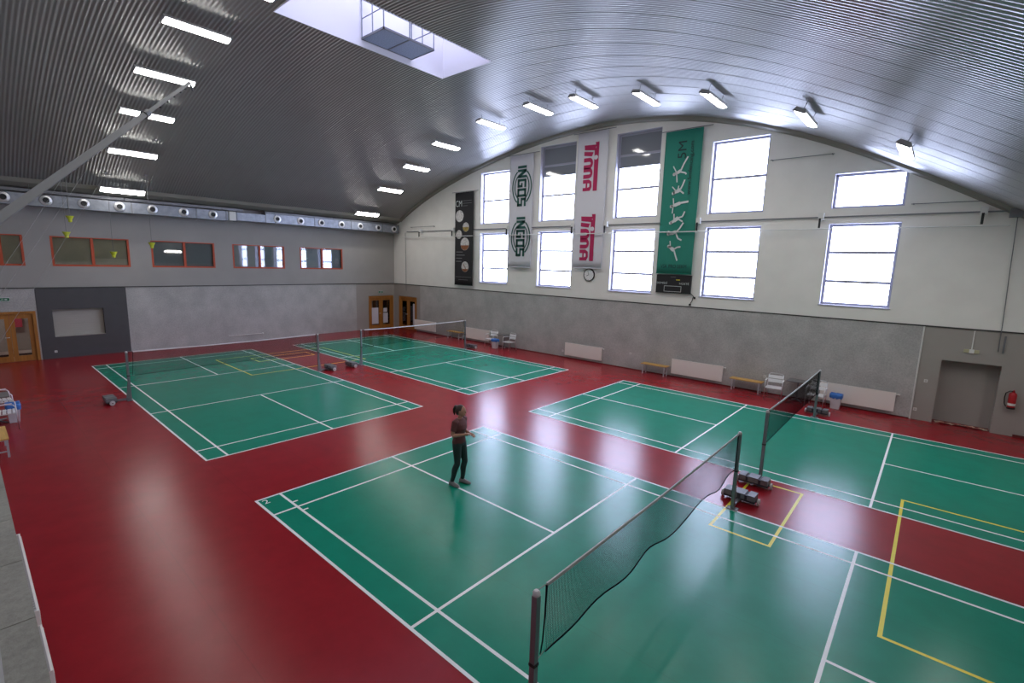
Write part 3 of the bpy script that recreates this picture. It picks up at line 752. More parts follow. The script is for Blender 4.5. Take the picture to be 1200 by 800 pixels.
tag(MB().tube([(26.62, YF-0.08, 6.3), (26.66, YF-0.06, 5.0), (26.72, YF-0.05, 3.4), (26.74, YF-0.05, 2.42)], 0.012, 6).build('hanging_cable', 'galv_dark'), 'thin dark cable hanging down the right end of the window wall', 'cable')
tag(MB().box((26.82, YF-0.05, 2.38), (26.86, YF-0.016, 2.88)).build('wall_conduit', 'galv_dark'), 'short grey conduit on the painted wall above the fire extinguisher', 'conduit')
tag(MB().tube([(-1.42, YF-0.08, 6.35), (-1.40, YF-0.06, 4.5), (-1.40, YF-0.05, 2.6)], 0.014, 6).build('hanging_cable', 'galv_dark'), 'thin dark cable hanging in the left corner of the window wall', 'cable')
tag(MB().cyl((25.03, YF-0.035, 0.0), (25.03, YF-0.035, DADO-0.02), 0.02, 8).build('wall_pipe', 'plastic'), 'thin white vertical pipe at the right end of the wood-wool wall', 'pipe')

# ================================================================== BANNERS
YB = YF-0.13
def banner(name, x0, x1, z0, z1, m, label, ripple=0.004, seed=0):
    r = tag(empty(name, ((x0+x1)/2, YB, z0)), label, 'banner', 'hanging banners')
    n, k = 24, 16; vs = []; fs = []
    rnd = random.Random(seed); a1, a2 = rnd.random()*6, rnd.random()*6
    def off(u, v): return ripple*((1-v)*1.3+0.3)*(math.sin(u*9+a1)+0.6*math.sin(u*17+a2+v*2))
    for s in (0, 1):
        for j in range(k+1):
            for i in range(n+1):
                u, v = i/n, j/k
                vs.append((x0+(x1-x0)*u-(x0+x1)/2, off(u, v)+0.006*s, (z1-z0)*v))
    def id_(s, i, j): return s*(n+1)*(k+1)+j*(n+1)+i
    for j in range(k):
        for i in range(n):
            fs.append((id_(0,i,j), id_(0,i+1,j), id_(0,i+1,j+1), id_(0,i,j+1))); fs.append((id_(1,i,j), id_(1,i,j+1), id_(1,i+1,j+1), id_(1,i+1,j)))
    for i in range(n):
        fs.append((id_(0,i,0), id_(1,i,0), id_(1,i+1,0), id_(0,i+1,0))); fs.append((id_(0,i,k), id_(0,i+1,k), id_(1,i+1,k), id_(1,i,k)))
    for j in range(k):
        fs.append((id_(0,0,j), id_(0,0,j+1), id_(1,0,j+1), id_(1,0,j))); fs.append((id_(0,n,j), id_(1,n,j), id_(1,n,j+1), id_(0,n,j+1)))
    mb = MB(); mb.add(vs, fs); mb.build('cloth', m, r, smooth=True)
    h = (z1-z0)
    MB().cyl((-(x1-x0)/2-0.28, 0.02, h+0.03), ((x1-x0)/2+0.35, 0.02, h+0.03), 0.014, 8).build('hanging_rod', 'galv_dark', r)
    MB().box((-(x1-x0)/2, -0.01, -0.02), ((x1-x0)/2, 0.012, 0.015)).build('weight_bar', m, r)
    return r, h
PY = -0.016    # prints sit just in front of the cloth (towards the hall)
def plate(name, poly, m, parent, dy=0.0):
    """flat print given as (x, z) outline in banner space"""
    return MB().prism(poly, PY+dy, PY-0.002+dy, lambda u, v, h: (u, h, v)).build(name, m, parent)
def strip(pts, w):
    """outline of a thick polyline"""
    L_, R_ = [], []
    for i, p in enumerate(pts):
        a = pts[max(i-1, 0)]; b = pts[min(i+1, len(pts)-1)]
        d = Vector((b[0]-a[0], b[1]-a[1])).normalized(); nrm = Vector((-d.y, d.x))
        ww_ = w[i] if isinstance(w, (list, tuple)) else w
        L_.append((p[0]+nrm.x*ww_/2, p[1]+nrm.y*ww_/2)); R_.append((p[0]-nrm.x*ww_/2, p[1]-nrm.y*ww_/2))
    return L_ + R_[::-1]
def stroke(mb, pts, w, dy=0.0):
    for a, b in zip(pts[:-1], pts[1:]):
        q = strip([a, b], w); mb.prism(q, PY+dy, PY-0.002+dy, lambda u, v, h: (u, h, v))
    return mb

# black banner with pictures
r, h = banner('hanging_banner', 3.44, 4.96, 3.24, 8.50, 'black_cloth', 'black banner with round pictures and the letters CM at the left of the windows', 0.004, 1)
put_text('lettering', 'CM', 0.52, 0.34, (-0.44, PY, h-0.62), (1, 0, 0), (0, 0, 1), 'print_white', r)
def disc(cx, czz, rad, m, name='round_picture', dy=0.0, flat=None):
    poly = [(cx+rad*math.cos(2*PI*i/28), czz+rad*math.sin(2*PI*i/28)) for i in range(28)]
    if flat is not None: poly = [(a, b) for a, b in poly if b <= czz+flat*rad]
    return plate(name, poly, m, r, dy)
disc(-0.36, h-1.32, 0.33, 'photo_white'); disc(0.17, h-1.95, 0.26, 'photo_white'); disc(0.17, h-1.95, 0.25, 'photo_ochre', 'picture_tint', -0.003, 0.1)
disc(-0.40, h-2.36, 0.25, 'photo_white'); disc(0.10, h-2.90, 0.36, 'photo_white'); disc(0.10, h-2.90, 0.35, 'photo_brown', 'picture_tint', -0.003, -0.1)
disc(0.14, h-4.20, 0.30, 'photo_white'); disc(0.14, h-4.20, 0.29, 'photo_brown', 'picture_tint', -0.003, -0.35)
plate('picture_line', strip([(0.0, h-4.05), (0.22, h-4.36)], 0.04), 'photo_brown', r, -0.004)
for zz, w in ((h-3.36, 0.55), (h-3.54, 0.72), (h-3.72, 0.5), (h-3.90, 0.45)):
    plate('text_line', [(-0.62, zz-0.022), (-0.62+w, zz-0.022), (-0.62+w, zz+0.022), (-0.62, zz+0.022)], 'print_grey', r)
for zz, a, b in ((h-0.48, -0.1, 0.62), (h-0.62, -0.1, 0.62), (h-0.76, -0.1, 0.3), (0.46, -0.68, 0.68), (0.30, -0.4, 0.4)):
    plate('text_line', [(a, zz-0.012), (b, zz-0.012), (b, zz+0.012), (a, zz+0.012)], 'print_grey', r)

# white banner with two green roundels
r, h = banner('hanging_banner', 7.66, 9.21, 4.38, 10.03, 'banner_white', 'white banner printed with two dark green oval INGOS logos', 0.003, 2)
for zc in (h-1.58, h-4.12):
    hh = 1.13
    lt = MB(); H = 0.29; k = 0.125; s_ = -1.04
    def seg(s0, t0, s1, t1, kk=k): stroke(lt, [(0.06+t0, zc-s0), (0.06+t1, zc-s1)], kk, -0.004)
    W_ = 0.42; g_ = 0.05; e = k/2
    seg(s_+e, -H, s_+e, H); s_ += k+g_
    seg(s_+e, -H, s_+e, H); seg(s_+W_-e, -H, s_+W_-e, H); seg(s_+e, H-0.05, s_+W_-e, -H+0.05, 0.15); s_ += W_+g_
    seg(s_, H-e, s_+W_, H-e); seg(s_+e, -H, s_+e, H); seg(s_, -H+e, s_+W_, -H+e); seg(s_+W_-e, -H, s_+W_-e, 0.05); seg(s_+0.2, 0.0, s_+W_, 0.0, 0.1); s_ += W_+g_
    seg(s_, H-e, s_+W_, H-e); seg(s_, -H+e, s_+W_, -H+e); seg(s_+e, -H, s_+e, H); seg(s_+W_-e, -H, s_+W_-e, H); s_ += W_+g_
    seg(s_, H-e, s_+W_, H-e); seg(s_, -H+e, s_+W_, -H+e); seg(s_, 0, s_+W_, 0, 0.1); seg(s_+e, 0, s_+e, H); seg(s_+W_-e, -H, s_+W_-e, 0)
    lt.build('logo_lettering', 'logo_green', r)
    for rad, w in ((0.62, 0.07), (0.47, 0.06)):
        for sgn in (1, -1):
            pts = [(0.06+sgn*rad*math.sin(a), zc+rad*1.40*math.cos(a)) for a in [math.radians(q) for q in range(30, 151, 6)]]
            plate('logo_ring', strip(pts, w), 'logo_green', r)

# white banner with two magenta logos: lettering runs downwards, letter tops to the right
r, h = banner('hanging_banner', 11.83, 13.42, 4.45, 10.52, 'banner_white', 'white banner printed with two magenta TIMA logos, above the round clock', 0.003, 3)
def tima(zc):
    Lh = 2.62/2          # half length along the reading direction
    def P(s, t): return (-0.02+t*0.88, zc+(Lh-s)*0.81)    # s along reading (down), t letter height
    def poly(pts, m='logo_magenta', nm='logo_letter', dy=0.0): plate(nm, [P(*q) for q in pts], m, r, dy)
    tp, bt = 0.40, -0.46
    # T: long bar along the tops with a tail, and its stem
    poly([(0.0, tp+0.02), (2.62, tp), (2.62, tp-0.24), (0.40, tp-0.24), (0.30, tp-0.14), (0.0, tp-0.20)])
    poly([(0.14, tp-0.15), (0.44, tp-0.20), (0.36, bt+0.02), (0.10, bt)])
    # i
    poly([(0.52, 0.10), (0.74, 0.02), (0.66, bt), (0.44, bt)])
    c = [(0.82+0.12*math.cos(2*PI*k/20), tp-0.14+0.12*math.sin(2*PI*k/20)) for k in range(20)]
    poly(c, 'banner_white', 'logo_dot', -0.004)
    # m: two humps
    def hump(s0, s1, leg):
        o_, i_ = [], []
        for k in range(11):
            a = PI*k/10; cx = (s0+s1)/2; rx = (s1-s0)/2
            o_.append((cx-rx*math.cos(a), -0.12+0.22*math.sin(a))); i_.append((cx-(rx-leg)*math.cos(a), -0.12+0.08*math.sin(a)))
        plate('logo_letter', [P(*q) for q in ([(s0, bt)]+o_+[(s1, bt), (s1-leg, bt)]+i_[::-1]+[(s0+leg, bt)])], 'logo_magenta', r)
    hump(0.80, 1.40, 0.22); hump(1.34, 1.92, 0.22)
    # a
    poly([(1.98, bt), (1.98, -0.10), (2.10, 0.06), (2.40, 0.08), (2.60, -0.02), (2.60, bt), (2.42, bt), (2.42, -0.28), (2.18, -0.28), (2.18, bt)])
    poly([(2.20, -0.06), (2.38, -0.06), (2.42, -0.18), (2.18, -0.18)], 'banner_white', 'logo_counter', -0.004)
tima(h-1.52); tima(h-4.68)

# green banner with white fencing figures
r, h = banner('hanging_banner', 16.10, 17.62, 4.33, 9.98, 'banner_green', 'green banner with white fencing figures above the black scoreboard', 0.010, 4)
put_text('lettering', '5M', 0.66, 0.34, (-0.02, PY-0.012, h-0.76), (0, 0, 1), (-1, 0, 0), 'print_dark', r)
put_text('lettering', 'www.5mfencing.com', 2.05, 0.20, (0.38, PY-0.012, h-1.50), (0, 0, 1), (-1, 0, 0), 'print_dark', r, 0.012)
put_text('lettering', 'VSK PRO SERM', 1.10, 0.15, (-0.02, PY-0.012, 0.30), (1, 0, 0), (0, 0, 1), 'print_dark', r)
def fencer(cx, czz, limbs, rot=0):
    mb = MB()
    for pts, w in limbs:
        stroke(mb, [(cx+a, czz+b) for a, b in pts], w, -0.012)
    hx, hz = limbs[0][0][0]
    mb.prism([(cx+hx+0.065*math.cos(2*PI*k/12), czz+hz+0.065*math.sin(2*PI*k/12)) for k in range(12)], PY-0.012, PY-0.014, lambda u, v, q: (u, q, v))
    mb.build('fencing_figure', 'print_white', r)
fencer(-0.12, h-1.66, [([(-0.16, -0.02), (-0.02, 0.04)], 0.10), ([(-0.02, 0.04), (0.10, 0.10)], 0.13), ([(0.10, 0.10), (0.20, 0.34), (0.36, 0.62)], 0.06), ([(0.08, 0.06), (0.30, 0.0), (0.34, -0.06)], 0.06), ([(-0.06, 0.03), (-0.22, 0.30)], 0.045), ([(-0.06, 0.0), (-0.02, -0.34)], 0.045)])
fencer(-0.08, h-2.36, [([(-0.18, -0.06), (-0.04, 0.0)], 0.12), ([(-0.04, 0.0), (0.10, 0.06)], 0.15), ([(0.10, 0.06), (0.18, 0.22), (0.26, 0.44)], 0.06), ([(0.10, 0.02), (0.26, -0.10)], 0.06), ([(-0.08, 0.03), (-0.24, 0.20)], 0.045), ([(0.0, 0.06), (0.03, 0.22)], 0.05)])
fencer(-0.10, h-2.88, [([(-0.20, -0.06), (-0.06, -0.02)], 0.10), ([(-0.06, -0.02), (0.16, 0.06)], 0.13), ([(0.16, 0.06), (0.50, 0.10)], 0.08), ([(-0.10, -0.02), (-0.14, 0.26)], 0.045), ([(-0.12, -0.06), (-0.14, -0.34)], 0.045)])
fencer(-0.06, h-3.46, [([(-0.22, -0.14), (-0.08, -0.06)], 0.11), ([(-0.08, -0.06), (0.10, 0.06)], 0.15), ([(0.10, 0.06), (0.26, 0.10), (0.34, 0.30)], 0.06), ([(0.12, 0.0), (0.28, -0.10)], 0.06), ([(-0.08, 0.0), (-0.10, 0.22)], 0.05)])
fencer(-0.06, h-4.02, [([(-0.28, -0.02), (-0.14, 0.0)], 0.10), ([(-0.14, 0.0), (0.04, 0.06)], 0.14), ([(0.04, 0.06), (0.16, 0.16), (0.32, 0.42)], 0.06), ([(0.04, 0.02), (0.14, -0.20), (0.30, -0.28)], 0.06), ([(-0.10, 0.02), (-0.30, 0.10)], 0.04)])
fencer(-0.08, h-4.68, [([(-0.20, 0.14), (-0.08, 0.06)], 0.11), ([(-0.08, 0.06), (0.04, -0.02)], 0.15), ([(0.04, -0.02), (0.12, -0.24), (0.20, -0.44)], 0.06), ([(0.04, 0.02), (0.16, 0.10), (0.30, 0.12)], 0.06), ([(-0.12, 0.08), (-0.16, 0.36)], 0.045)])

# scoreboard
sb = tag(empty('scoreboard', (16.87, YF-0.1, 3.52)), 'black electronic scoreboard hanging under the green banner', 'scoreboard')
MB().box((-0.74, 0, 0), (0.74, 0.099, 0.76)).build('case', 'black', sb)
MB().box((-0.745, -0.012, -0.005), (0.745, 0.0, 0.02)).box((-0.745, -0.012, 0.74), (0.745, 0.0, 0.765)).build('case_rim', 'dark_trim', sb)
put_text('lettering', 'DOMÁCÍ', 0.46, 0.10, (-0.48, -0.006, 0.42), (1, 0, 0), (0, 0, 1), 'print_white', sb)
put_text('lettering', 'HOSTÉ', 0.40, 0.10, (0.47, -0.006, 0.42), (1, 0, 0), (0, 0, 1), 'print_white', sb)
fr = MB()
for a, b in (((-0.38, 0.06), (0.36, 0.075)), ((-0.38, 0.285), (0.36, 0.30)), ((-0.38, 0.075), (-0.365, 0.285)), ((0.345, 0.075), (0.36, 0.285))):
    fr.box((a[0], -0.006, a[1]), (b[0], -0.001, b[1]))
fr.build('display_border', 'print_white', sb)
MB().box((0.12, -0.005, 0.54), (0.28, -0.001, 0.57)).build('display_mark', 'yellow', sb)
MB().box((-0.12, -0.005, 0.66), (0.10, -0.001, 0.68)).build('display_line', 'print_grey', sb)
tag(MB().tube([(17.60, YF-0.03, 3.56), (17.74, YF-0.03, 3.44), (17.70, YF-0.03, 3.26), (17.62, YF-0.03, 3.10)], 0.014, 6).box((17.76, YF-0.05, 3.34), (17.82, YF-0.001, 3.42)).box((17.58, YF-0.05, 3.06), (17.66, YF-0.001, 3.12)).build('scoreboard_cable', 'black'), 'short black cable and plug hanging below the scoreboard', 'cable')
# clock
ck = tag(empty('wall_clock', (12.72, YF-0.05, 4.13)), 'round wall clock with black rim below the magenta banner', 'clock')
smooth_by_angle(MB().lathe([(0.30, 0.049), (0.30, 0.0), (0.285, -0.012), (0.262, -0.006), (0.262, 0.049)], axis='Y', n=36).build('rim', 'black', ck))
MB().lathe([(0.0, 0.02), (0.262, 0.02), (0.262, 0.0), (0.0, 0.0)], axis='Y', n=36).build('face', 'clock_face', ck)
hm = MB()
for k in range(12):
    a = 2*PI*k/12; c, s = math.sin(a), math.cos(a)
    hm.prism(strip([(c*0.215, s*0.215), (c*0.245, s*0.245)], 0.016), -0.001, -0.004, lambda u, v, q: (u, q, v))
hm.build('hour_marks', 'black', ck)
MB().prism(strip([(0, 0), (-0.13, -0.05)], 0.02), -0.004, -0.008, lambda u, v, q: (u, q, v)).build('hour_hand', 'black', ck)
MB().prism(strip([(0, 0), (-0.06, 0.19)], 0.014), -0.009, -0.012, lambda u, v, q: (u, q, v)).build('minute_hand', 'black', ck)

# ================================================================== RADIATORS
def rad_proto():
    r = empty('panel_radiator', (0, 0, 0)); w, h = 2.08, 0.62    # local x along the wall, y towards the hall is negative
    fp = MB(); n = 52
    fp.box((0, -0.105, 0), (w, -0.095, h))
    fp.build('front_panel', 'radiator', r)
    rb = MB()
    for i in range(n):
        x = 0.02+(w-0.04)*i/n; rb.box((x+0.006, -0.109, 0.03), (x+0.026, -0.105, h-0.03))
    rb.build('rib_relief', 'radiator', r)
    MB().box((0, -0.025, 0), (w, -0.015, h)).build('rear_panel', 'radiator', r)
    for x in (0, w-0.012): MB().box((x, -0.095, 0.01), (x+0.012, -0.025, h)).build('side_cover', 'radiator', r)
    g = MB()
    for i in range(40): 
        x = 0.02+(w-0.04)*i/40; g.box((x, -0.095, h-0.012), (x+0.028, -0.025, h))
    g.build('top_grille', 'radiator_grille', r)
    MB().cyl((w, -0.06, h-0.05), (w+0.05, -0.06, h-0.05), 0.016, 8).cyl((w+0.05, -0.06, h-0.05), (w+0.11, -0.06, h-0.05), 0.026, 10).build('valve', 'plastic', r)
    for x in (0.3, w-0.3): MB().box((x, -0.015, 0.1), (x+0.04, 0.0, h-0.1)).build('wall_bracket', 'radiator', r)
    return r
pr = rad_proto()
rads = [(-0.42, 'white panel radiator in the left corner beside the wooden doors'), (4.30, 'white panel radiator between the farthest net post and the aluminium chairs'),
        (11.61, 'white panel radiator standing alone under the INGOS and TIMA banners'), (17.10, 'white panel radiator between the two wooden benches under the green banner'),
        (22.52, 'white panel radiator behind the blue-lined bin at the right')]
for i, (x, lb) in enumerate(rads):
    o = pr if i == 0 else copy_tree(pr); o.location = (x, YF-0.036, 0.15); tag(o, lb, 'radiator', 'radiators under the windows')
o = copy_tree(pr); o.location = (18.62, YN+0.088, 0.24); o.scale = (1, 1.7, 1); o.rotation_euler = (0, 0, PI); tag(o, 'white radiator below the speckled ledge at the bottom left', 'radiator', 'radiators on the near wall')
o = copy_tree(pr); o.location = (19.60, YN+0.088, 0.16); o.scale = (0.40, 1.7, 1); o.rotation_euler = (0, 0, PI); tag(o, 'lower white radiator below the speckled ledge, nearest the camera', 'radiator', 'radiators on the near wall')

# ================================================================== BENCHES, CHAIRS, TABLES, BINS
def bench_proto():
    r = empty('bench', (0, 0, 0)); l, w = 1.15, 0.36
    for y in (-w/2, 0.01): MB().box((-l/2, y, 0.42), (l/2, y+w/2-0.01, 0.45)).build('seat_board', 'bench_wood', r)
    for x in (-l/2+0.10, l/2-0.10):
        for y in (-w/2+0.03, w/2-0.03): MB().box((x-0.02, y-0.02, 0), (x+0.02, y+0.02, 0.39)).build('leg', 'leg_grey', r)
        MB().box((x-0.02, -w/2+0.01, 0.39), (x+0.02, w/2-0.01, 0.42)).build('cross_bar', 'leg_grey', r)
        MB().box((x-0.012, -w/2+0.05, 0.12), (x+0.012, w/2-0.05, 0.145)).build('stretcher', 'leg_grey', r)
    return r
pb = bench_proto()
for i, (x, y, lb) in enumerate([(3.75, 16.2, 'small wooden bench by the farthest net post, between two radiators'), (16.45, 16.2, 'short wooden bench under the green banner, left of a radiator'),
        (20.15, 16.2, 'wooden bench left of the aluminium chair, right of a radiator'), (9.72, -3.03, 'wooden slatted bench at the left picture edge by the near wall')]):
    o = pb if i == 0 else copy_tree(pb); o.location = (x, y, 0); tag(o, lb, 'bench', 'wooden benches')
def chair_proto():
    r = empty('aluminium_chair', (0, 0, 0))     # faces -y
    for s in (-1, 1):
        x = s*0.27
        MB().tube([(x, -0.27, 0.0), (x, -0.25, 0.40), (x, -0.24, 0.60), (x, -0.20, 0.655), (x, -0.12, 0.67), (x, 0.14, 0.665), (x*0.98, 0.22, 0.66)], 0.0125, 8).build('front_leg', 'alu', r, smooth=True)
        MB().tube([(x*0.9, 0.30, 0.0), (x*0.9, 0.20, 0.42), (x*0.9, 0.235, 0.66), (x*0.86, 0.27, 0.83)], 0.0125, 8).build('rear_leg', 'alu', r, smooth=True)
        MB().box((x-0.022, -0.19, 0.68), (x+0.022, 0.15, 0.695)).build('armrest', 'alu_slat', r)
    MB().tube([(-0.23, 0.27, 0.83), (-0.18, 0.28, 0.875), (0, 0.285, 0.885), (0.18, 0.28, 0.875), (0.23, 0.27, 0.83)], 0.0125, 8).build('top_rail', 'alu', r, smooth=True)
    for z0, z1 in ((0.56, 0.675), (0.70, 0.81)):
        MB().hexa([(-0.235, 0.215+(z0-.56)*.22, z0), (0.235, 0.215+(z0-.56)*.22, z0), (0.235, 0.227+(z0-.56)*.22, z0), (-0.235, 0.227+(z0-.56)*.22, z0), (-0.23, 0.215+(z1-.56)*.22, z1), (0.23, 0.215+(z1-.56)*.22, z1), (0.23, 0.227+(z1-.56)*.22, z1), (-0.23, 0.227+(z1-.56)*.22, z1)]).build('back_slat', 'alu_slat', r)
    for k in range(5):
        y = -0.25+k*0.09; MB().box((-0.25, y, 0.425), (0.25, y+0.07, 0.44)).build('seat_slat', 'alu_slat', r)
    for s in (-1, 1): MB().cyl((s*0.25, -0.255, 0.415), (s*0.245, 0.205, 0.415), 0.011, 8).build('seat_rail', 'alu', r)
    MB().cyl((-0.26, -0.255, 0.415), (0.26, -0.255, 0.415), 0.011, 8).build('cross_rail', 'alu', r)
    return r
pc = chair_proto()
for i, (x, y, rz, lb) in enumerate([(21.20, 15.78, 0.10, 'slatted aluminium armchair between the wooden bench and the grey table'), (22.52, 15.72, -0.05, 'slatted aluminium armchair seen through the net, right of the grey table'),
        (7.00, 15.95, 0.15, 'aluminium armchair left of the blue-lined bin, by the farthest court'), (8.35, 15.90, -0.12, 'aluminium armchair right of the blue-lined bin, by the farthest court'),
        (7.66, -2.82, PI-0.05, 'aluminium armchair behind the bench at the left picture edge, nearest the camera'),
        (6.22, -2.82, PI+0.05, 'aluminium armchair beyond the table at the left picture edge')]):
    o = pc if i == 0 else copy_tree(pc); o.location = (x, y, 0); o.rotation_euler = (0, 0, rz); tag(o, lb, 'chair', 'aluminium armchairs')
def table_proto():
    r = empty('bistro_table', (0, 0, 0))
    MB().box((-0.32, -0.30, 0.71), (0.32, 0.30, 0.735)).build('table_top', 'table', r)
    MB().box((-0.325, -0.305, 0.715), (0.325, -0.30, 0.732)).box((-0.325, 0.30, 0.715), (0.325, 0.305, 0.732)).build('edge_band', 'galv_dark', r)
    MB().cyl((0, 0, 0.03), (0, 0, 0.71), 0.025, 10).build('pedestal', 'steel', r)
    for a in (PI/4, 3*PI/4, 5*PI/4, 7*PI/4):
        MB().tube([(0, 0, 0.06), (0.3*math.cos(a), 0.3*math.sin(a), 0.015)], [0.025, 0.015], 6).build('foot', 'steel', r)
    return r
ptb = table_proto()
for i, (x, y, lb) in enumerate([(21.88, 16.10, 'grey square pedestal table between two aluminium chairs, behind the net'), (7.78, 16.18, 'grey pedestal table behind the bin by the farthest court'), (6.88, -2.94, 'grey pedestal table cut off by the left picture edge')]):
    o = ptb if i == 0 else copy_tree(ptb); o.location = (x, y, 0); tag(o, lb, 'table', 'grey pedestal tables')
def bin_proto():
    r = empty('waste_bin', (0, 0, 0)); n = 4
    def ring(hx, hy, z): return [(-hx, -hy, z), (hx, -hy, z), (hx, hy, z), (-hx, hy, z)]
    b = MB(); lv = [ring(0.105, 0.085, 0), ring(0.145, 0.115, 0.41), ring(0.135, 0.105, 0.41), ring(0.098, 0.078, 0.012)]
    b.add([v for q in lv for v in q], [(4*i+a, 4*i+(a+1)%4, 4*i+4+(a+1)%4, 4*i+4+a) for i in range(3) for a in range(4)] + [(0,1,2,3), (12,13,14,15)])
    b.build('bucket', 'bin_white', r)
    g = MB(); vs = []; k = 28
    for lvl, (f, z) in enumerate([(1.00, 0.315), (1.07, 0.35), (1.09, 0.42), (1.02, 0.445), (0.80, 0.40), (0.68, 0.26)]):
        for i in range(k):
            a = 2*PI*i/k; c, s = math.cos(a), math.sin(a); q = 1/max(abs(c)/0.147, abs(s)/0.117)
            rp = 1+0.03*math.sin(i*2.7+lvl); zz = z + (0.02*math.sin(i*1.9) if lvl == 0 else 0.006*math.sin(i*1.3))
            vs.append((c*q*f*rp, s*q*f*rp, zz))
    g.add(vs, [(l*k+i, l*k+(i+1)%k, (l+1)*k+(i+1)%k, (l+1)*k+i) for l in range(5) for i in range(k)])
    g.build('bag_liner', 'bag_blue', r, smooth=True)
    return r
pbn = bin_proto()
for i, (x, y, lb) in enumerate([(23.06, 16.02, 'white bin with blue bag in front of the rightmost radiator'), (7.52, 15.68, 'white bin with blue bag between two aluminium chairs by the farthest court'), (7.08, -2.60, 'white bin with blue bag behind the chair at the left picture edge')]):
    o = pbn if i == 0 else copy_tree(pbn); o.location = (x, y, 0); o.scale = (1.15, 1.15, 1.15); tag(o, lb, 'bin', 'blue-lined bins')

# ================================================================== WALL FIXTURES
def exit_sign(x, y, z, lb):
    r = tag(empty('exit_sign', (x, y, z)), lb, 'exit sign', 'green exit signs')
    MB().box((0, -0.17, -0.07), (0.05, 0.17, 0.07)).build('case', 'plastic', r)
    MB().box((0.05, -0.16, -0.06), (0.054, 0.16, 0.06)).build('green_face', 'exit_green', r)
    MB().prism([(-0.11, 0), (-0.05, 0.035), (-0.05, 0.012), (0.0, 0.012), (0.0, -0.012), (-0.05, -0.012), (-0.05, -0.035)], 0.054, 0.056, lambda u, v, q: (q, -u, v)).build('arrow', 'print_white', r)
    pm = MB(); 
    for p0, p1 in (((0.04, 0.04), (0.06, -0.01)), ((0.06, -0.01), (0.03, -0.045)), ((0.06, -0.01), (0.10, -0.04)), ((0.05, 0.02), (0.02, 0.0))):
        pm.prism(strip([p0, p1], 0.014), 0.054, 0.056, lambda u, v, q: (q, -u, v))
    pm.build('running_figure', 'print_white', r)
exit_sign(XL+0.02, -2.06, 2.56, 'green exit sign above the wooden door at the left picture edge')
exit_sign(XL+0.01, 15.40, 2.44, 'small green exit sign above the wooden double door in the far corner')
el = tag(empty('emergency_light', (26.18, YF-0.02, 2.35)), 'white wall fitting with yellowish sides above the walled-up doorway', 'light')
MB().box((-0.17, -0.035, -0.05), (0.17, 0.004, 0.05)).build('case', mat('yellowed_plastic', (0.45, 0.42, 0.26), 0.5), el)
MB().box((-0.05, -0.05, -0.055), (0.06, -0.035, 0.06)).build('cover', 'plastic', el)
MB().box((-0.012, -0.02, 0.06), (0.012, 0.004, 0.62)).build('conduit', 'plastic', el)
def socket(x, y, z, face, lb):
    r = tag(empty('wall_socket', (x, y, z)), lb, 'socket', 'white wall sockets')
    s = 0.045
    if face == 'y':
        MB().box((-s, -0.015, -s), (s, 0, s)).build('plate', 'plastic', r); MB().lathe([(0.0, 0.0), (0.028, 0.0), (0.028, 0.004), (0.0, 0.004)], (0, -0.019, 0), 'Y', 14).build('insert', 'radiator_grille', r)
    else:
        MB().box((0, -s, -s), (0.015, s, s)).build('plate', 'plastic', r); MB().lathe([(0.0, 0.0), (0.028, 0.0), (0.028, 0.004), (0.0, 0.004)], (0.015, 0, 0), 'X', 14).build('insert', 'radiator_grille', r)
socket(25.27, YF-0.015, 1.28, 'y', 'white square switch left of the walled-up doorway, at waist height')
socket(25.12, YF-0.015, 0.33, 'y', 'white socket near the floor beside the white vertical pipe')
socket(11.42, YF-0.03, 0.31, 'y', 'white socket just left of the radiator under the banners')
socket(15.12, YF-0.03, 0.70, 'y', 'white socket on the grey wall between radiator and short bench')
socket(20.70, YF-0.03, 0.62, 'y', 'white socket beside the aluminium chair')
socket(XL+0.03, -0.72, 0.30, 'x', 'white socket low on the anthracite wall panel')
br = tag(empty('wall_bar', (XL+0.02, 6.0, 0.35)), 'thin white horizontal bar low on the left grey wall', 'bar')
MB().cyl((0.06, 0, 0), (0.06, 1.72, 0), 0.016, 8).build('bar', 'plastic', br)
for y in (0.05, 1.68): MB().cyl((0, y, 0), (0.06, y, 0), 0.012, 8).build('bracket', 'plastic', br)
MB().sphere((0.06, 1.74, 0), 0.045).build('end_knob', 'plastic', br, smooth=True)
# fire extinguisher
fx = tag(empty('fire_extinguisher', (27.20, YF-0.12, 0.82)), 'red fire extinguisher with black hose on the wall at the right picture edge', 'extinguisher')
smooth_by_angle(MB().lathe([(0.0, 0.05), (0.085, 0.05), (0.088, 0.07), (0.088, 0.40), (0.075, 0.455), (0.035, 0.485), (0.03, 0.51), (0.0, 0.51)], n=20).build('cylinder', 'ext_red', fx))
smooth_by_angle(MB().lathe([(0.0, 0.0), (0.09, 0.0), (0.092, 0.05), (0.0, 0.055)], n=20).build('base_ring', 'black', fx))
MB().lathe([(0.0885, 0.10), (0.0892, 0.10), (0.0892, 0.17), (0.0885, 0.17)], n=20).build('label_band', 'plastic', fx)
MB().box((-0.02, -0.06, 0.51), (0.02, 0.03, 0.535)).box((-0.015, -0.10, 0.545), (0.015, 0.02, 0.558)).build('valve_handle', 'ext_red', fx)
MB().tube([(0.0, -0.03, 0.52), (-0.08, -0.03, 0.515), (-0.15, -0.03, 0.45), (-0.165, -0.03, 0.32), (-0.15, -0.03, 0.15), (-0.11, -0.03, 0.06)], 0.013, 8).build('hose', 'black', fx, smooth=True)
MB().box((-0.05, 0.085, 0.2), (0.05, 0.105, 0.45)).build('wall_bracket', 'black', fx)
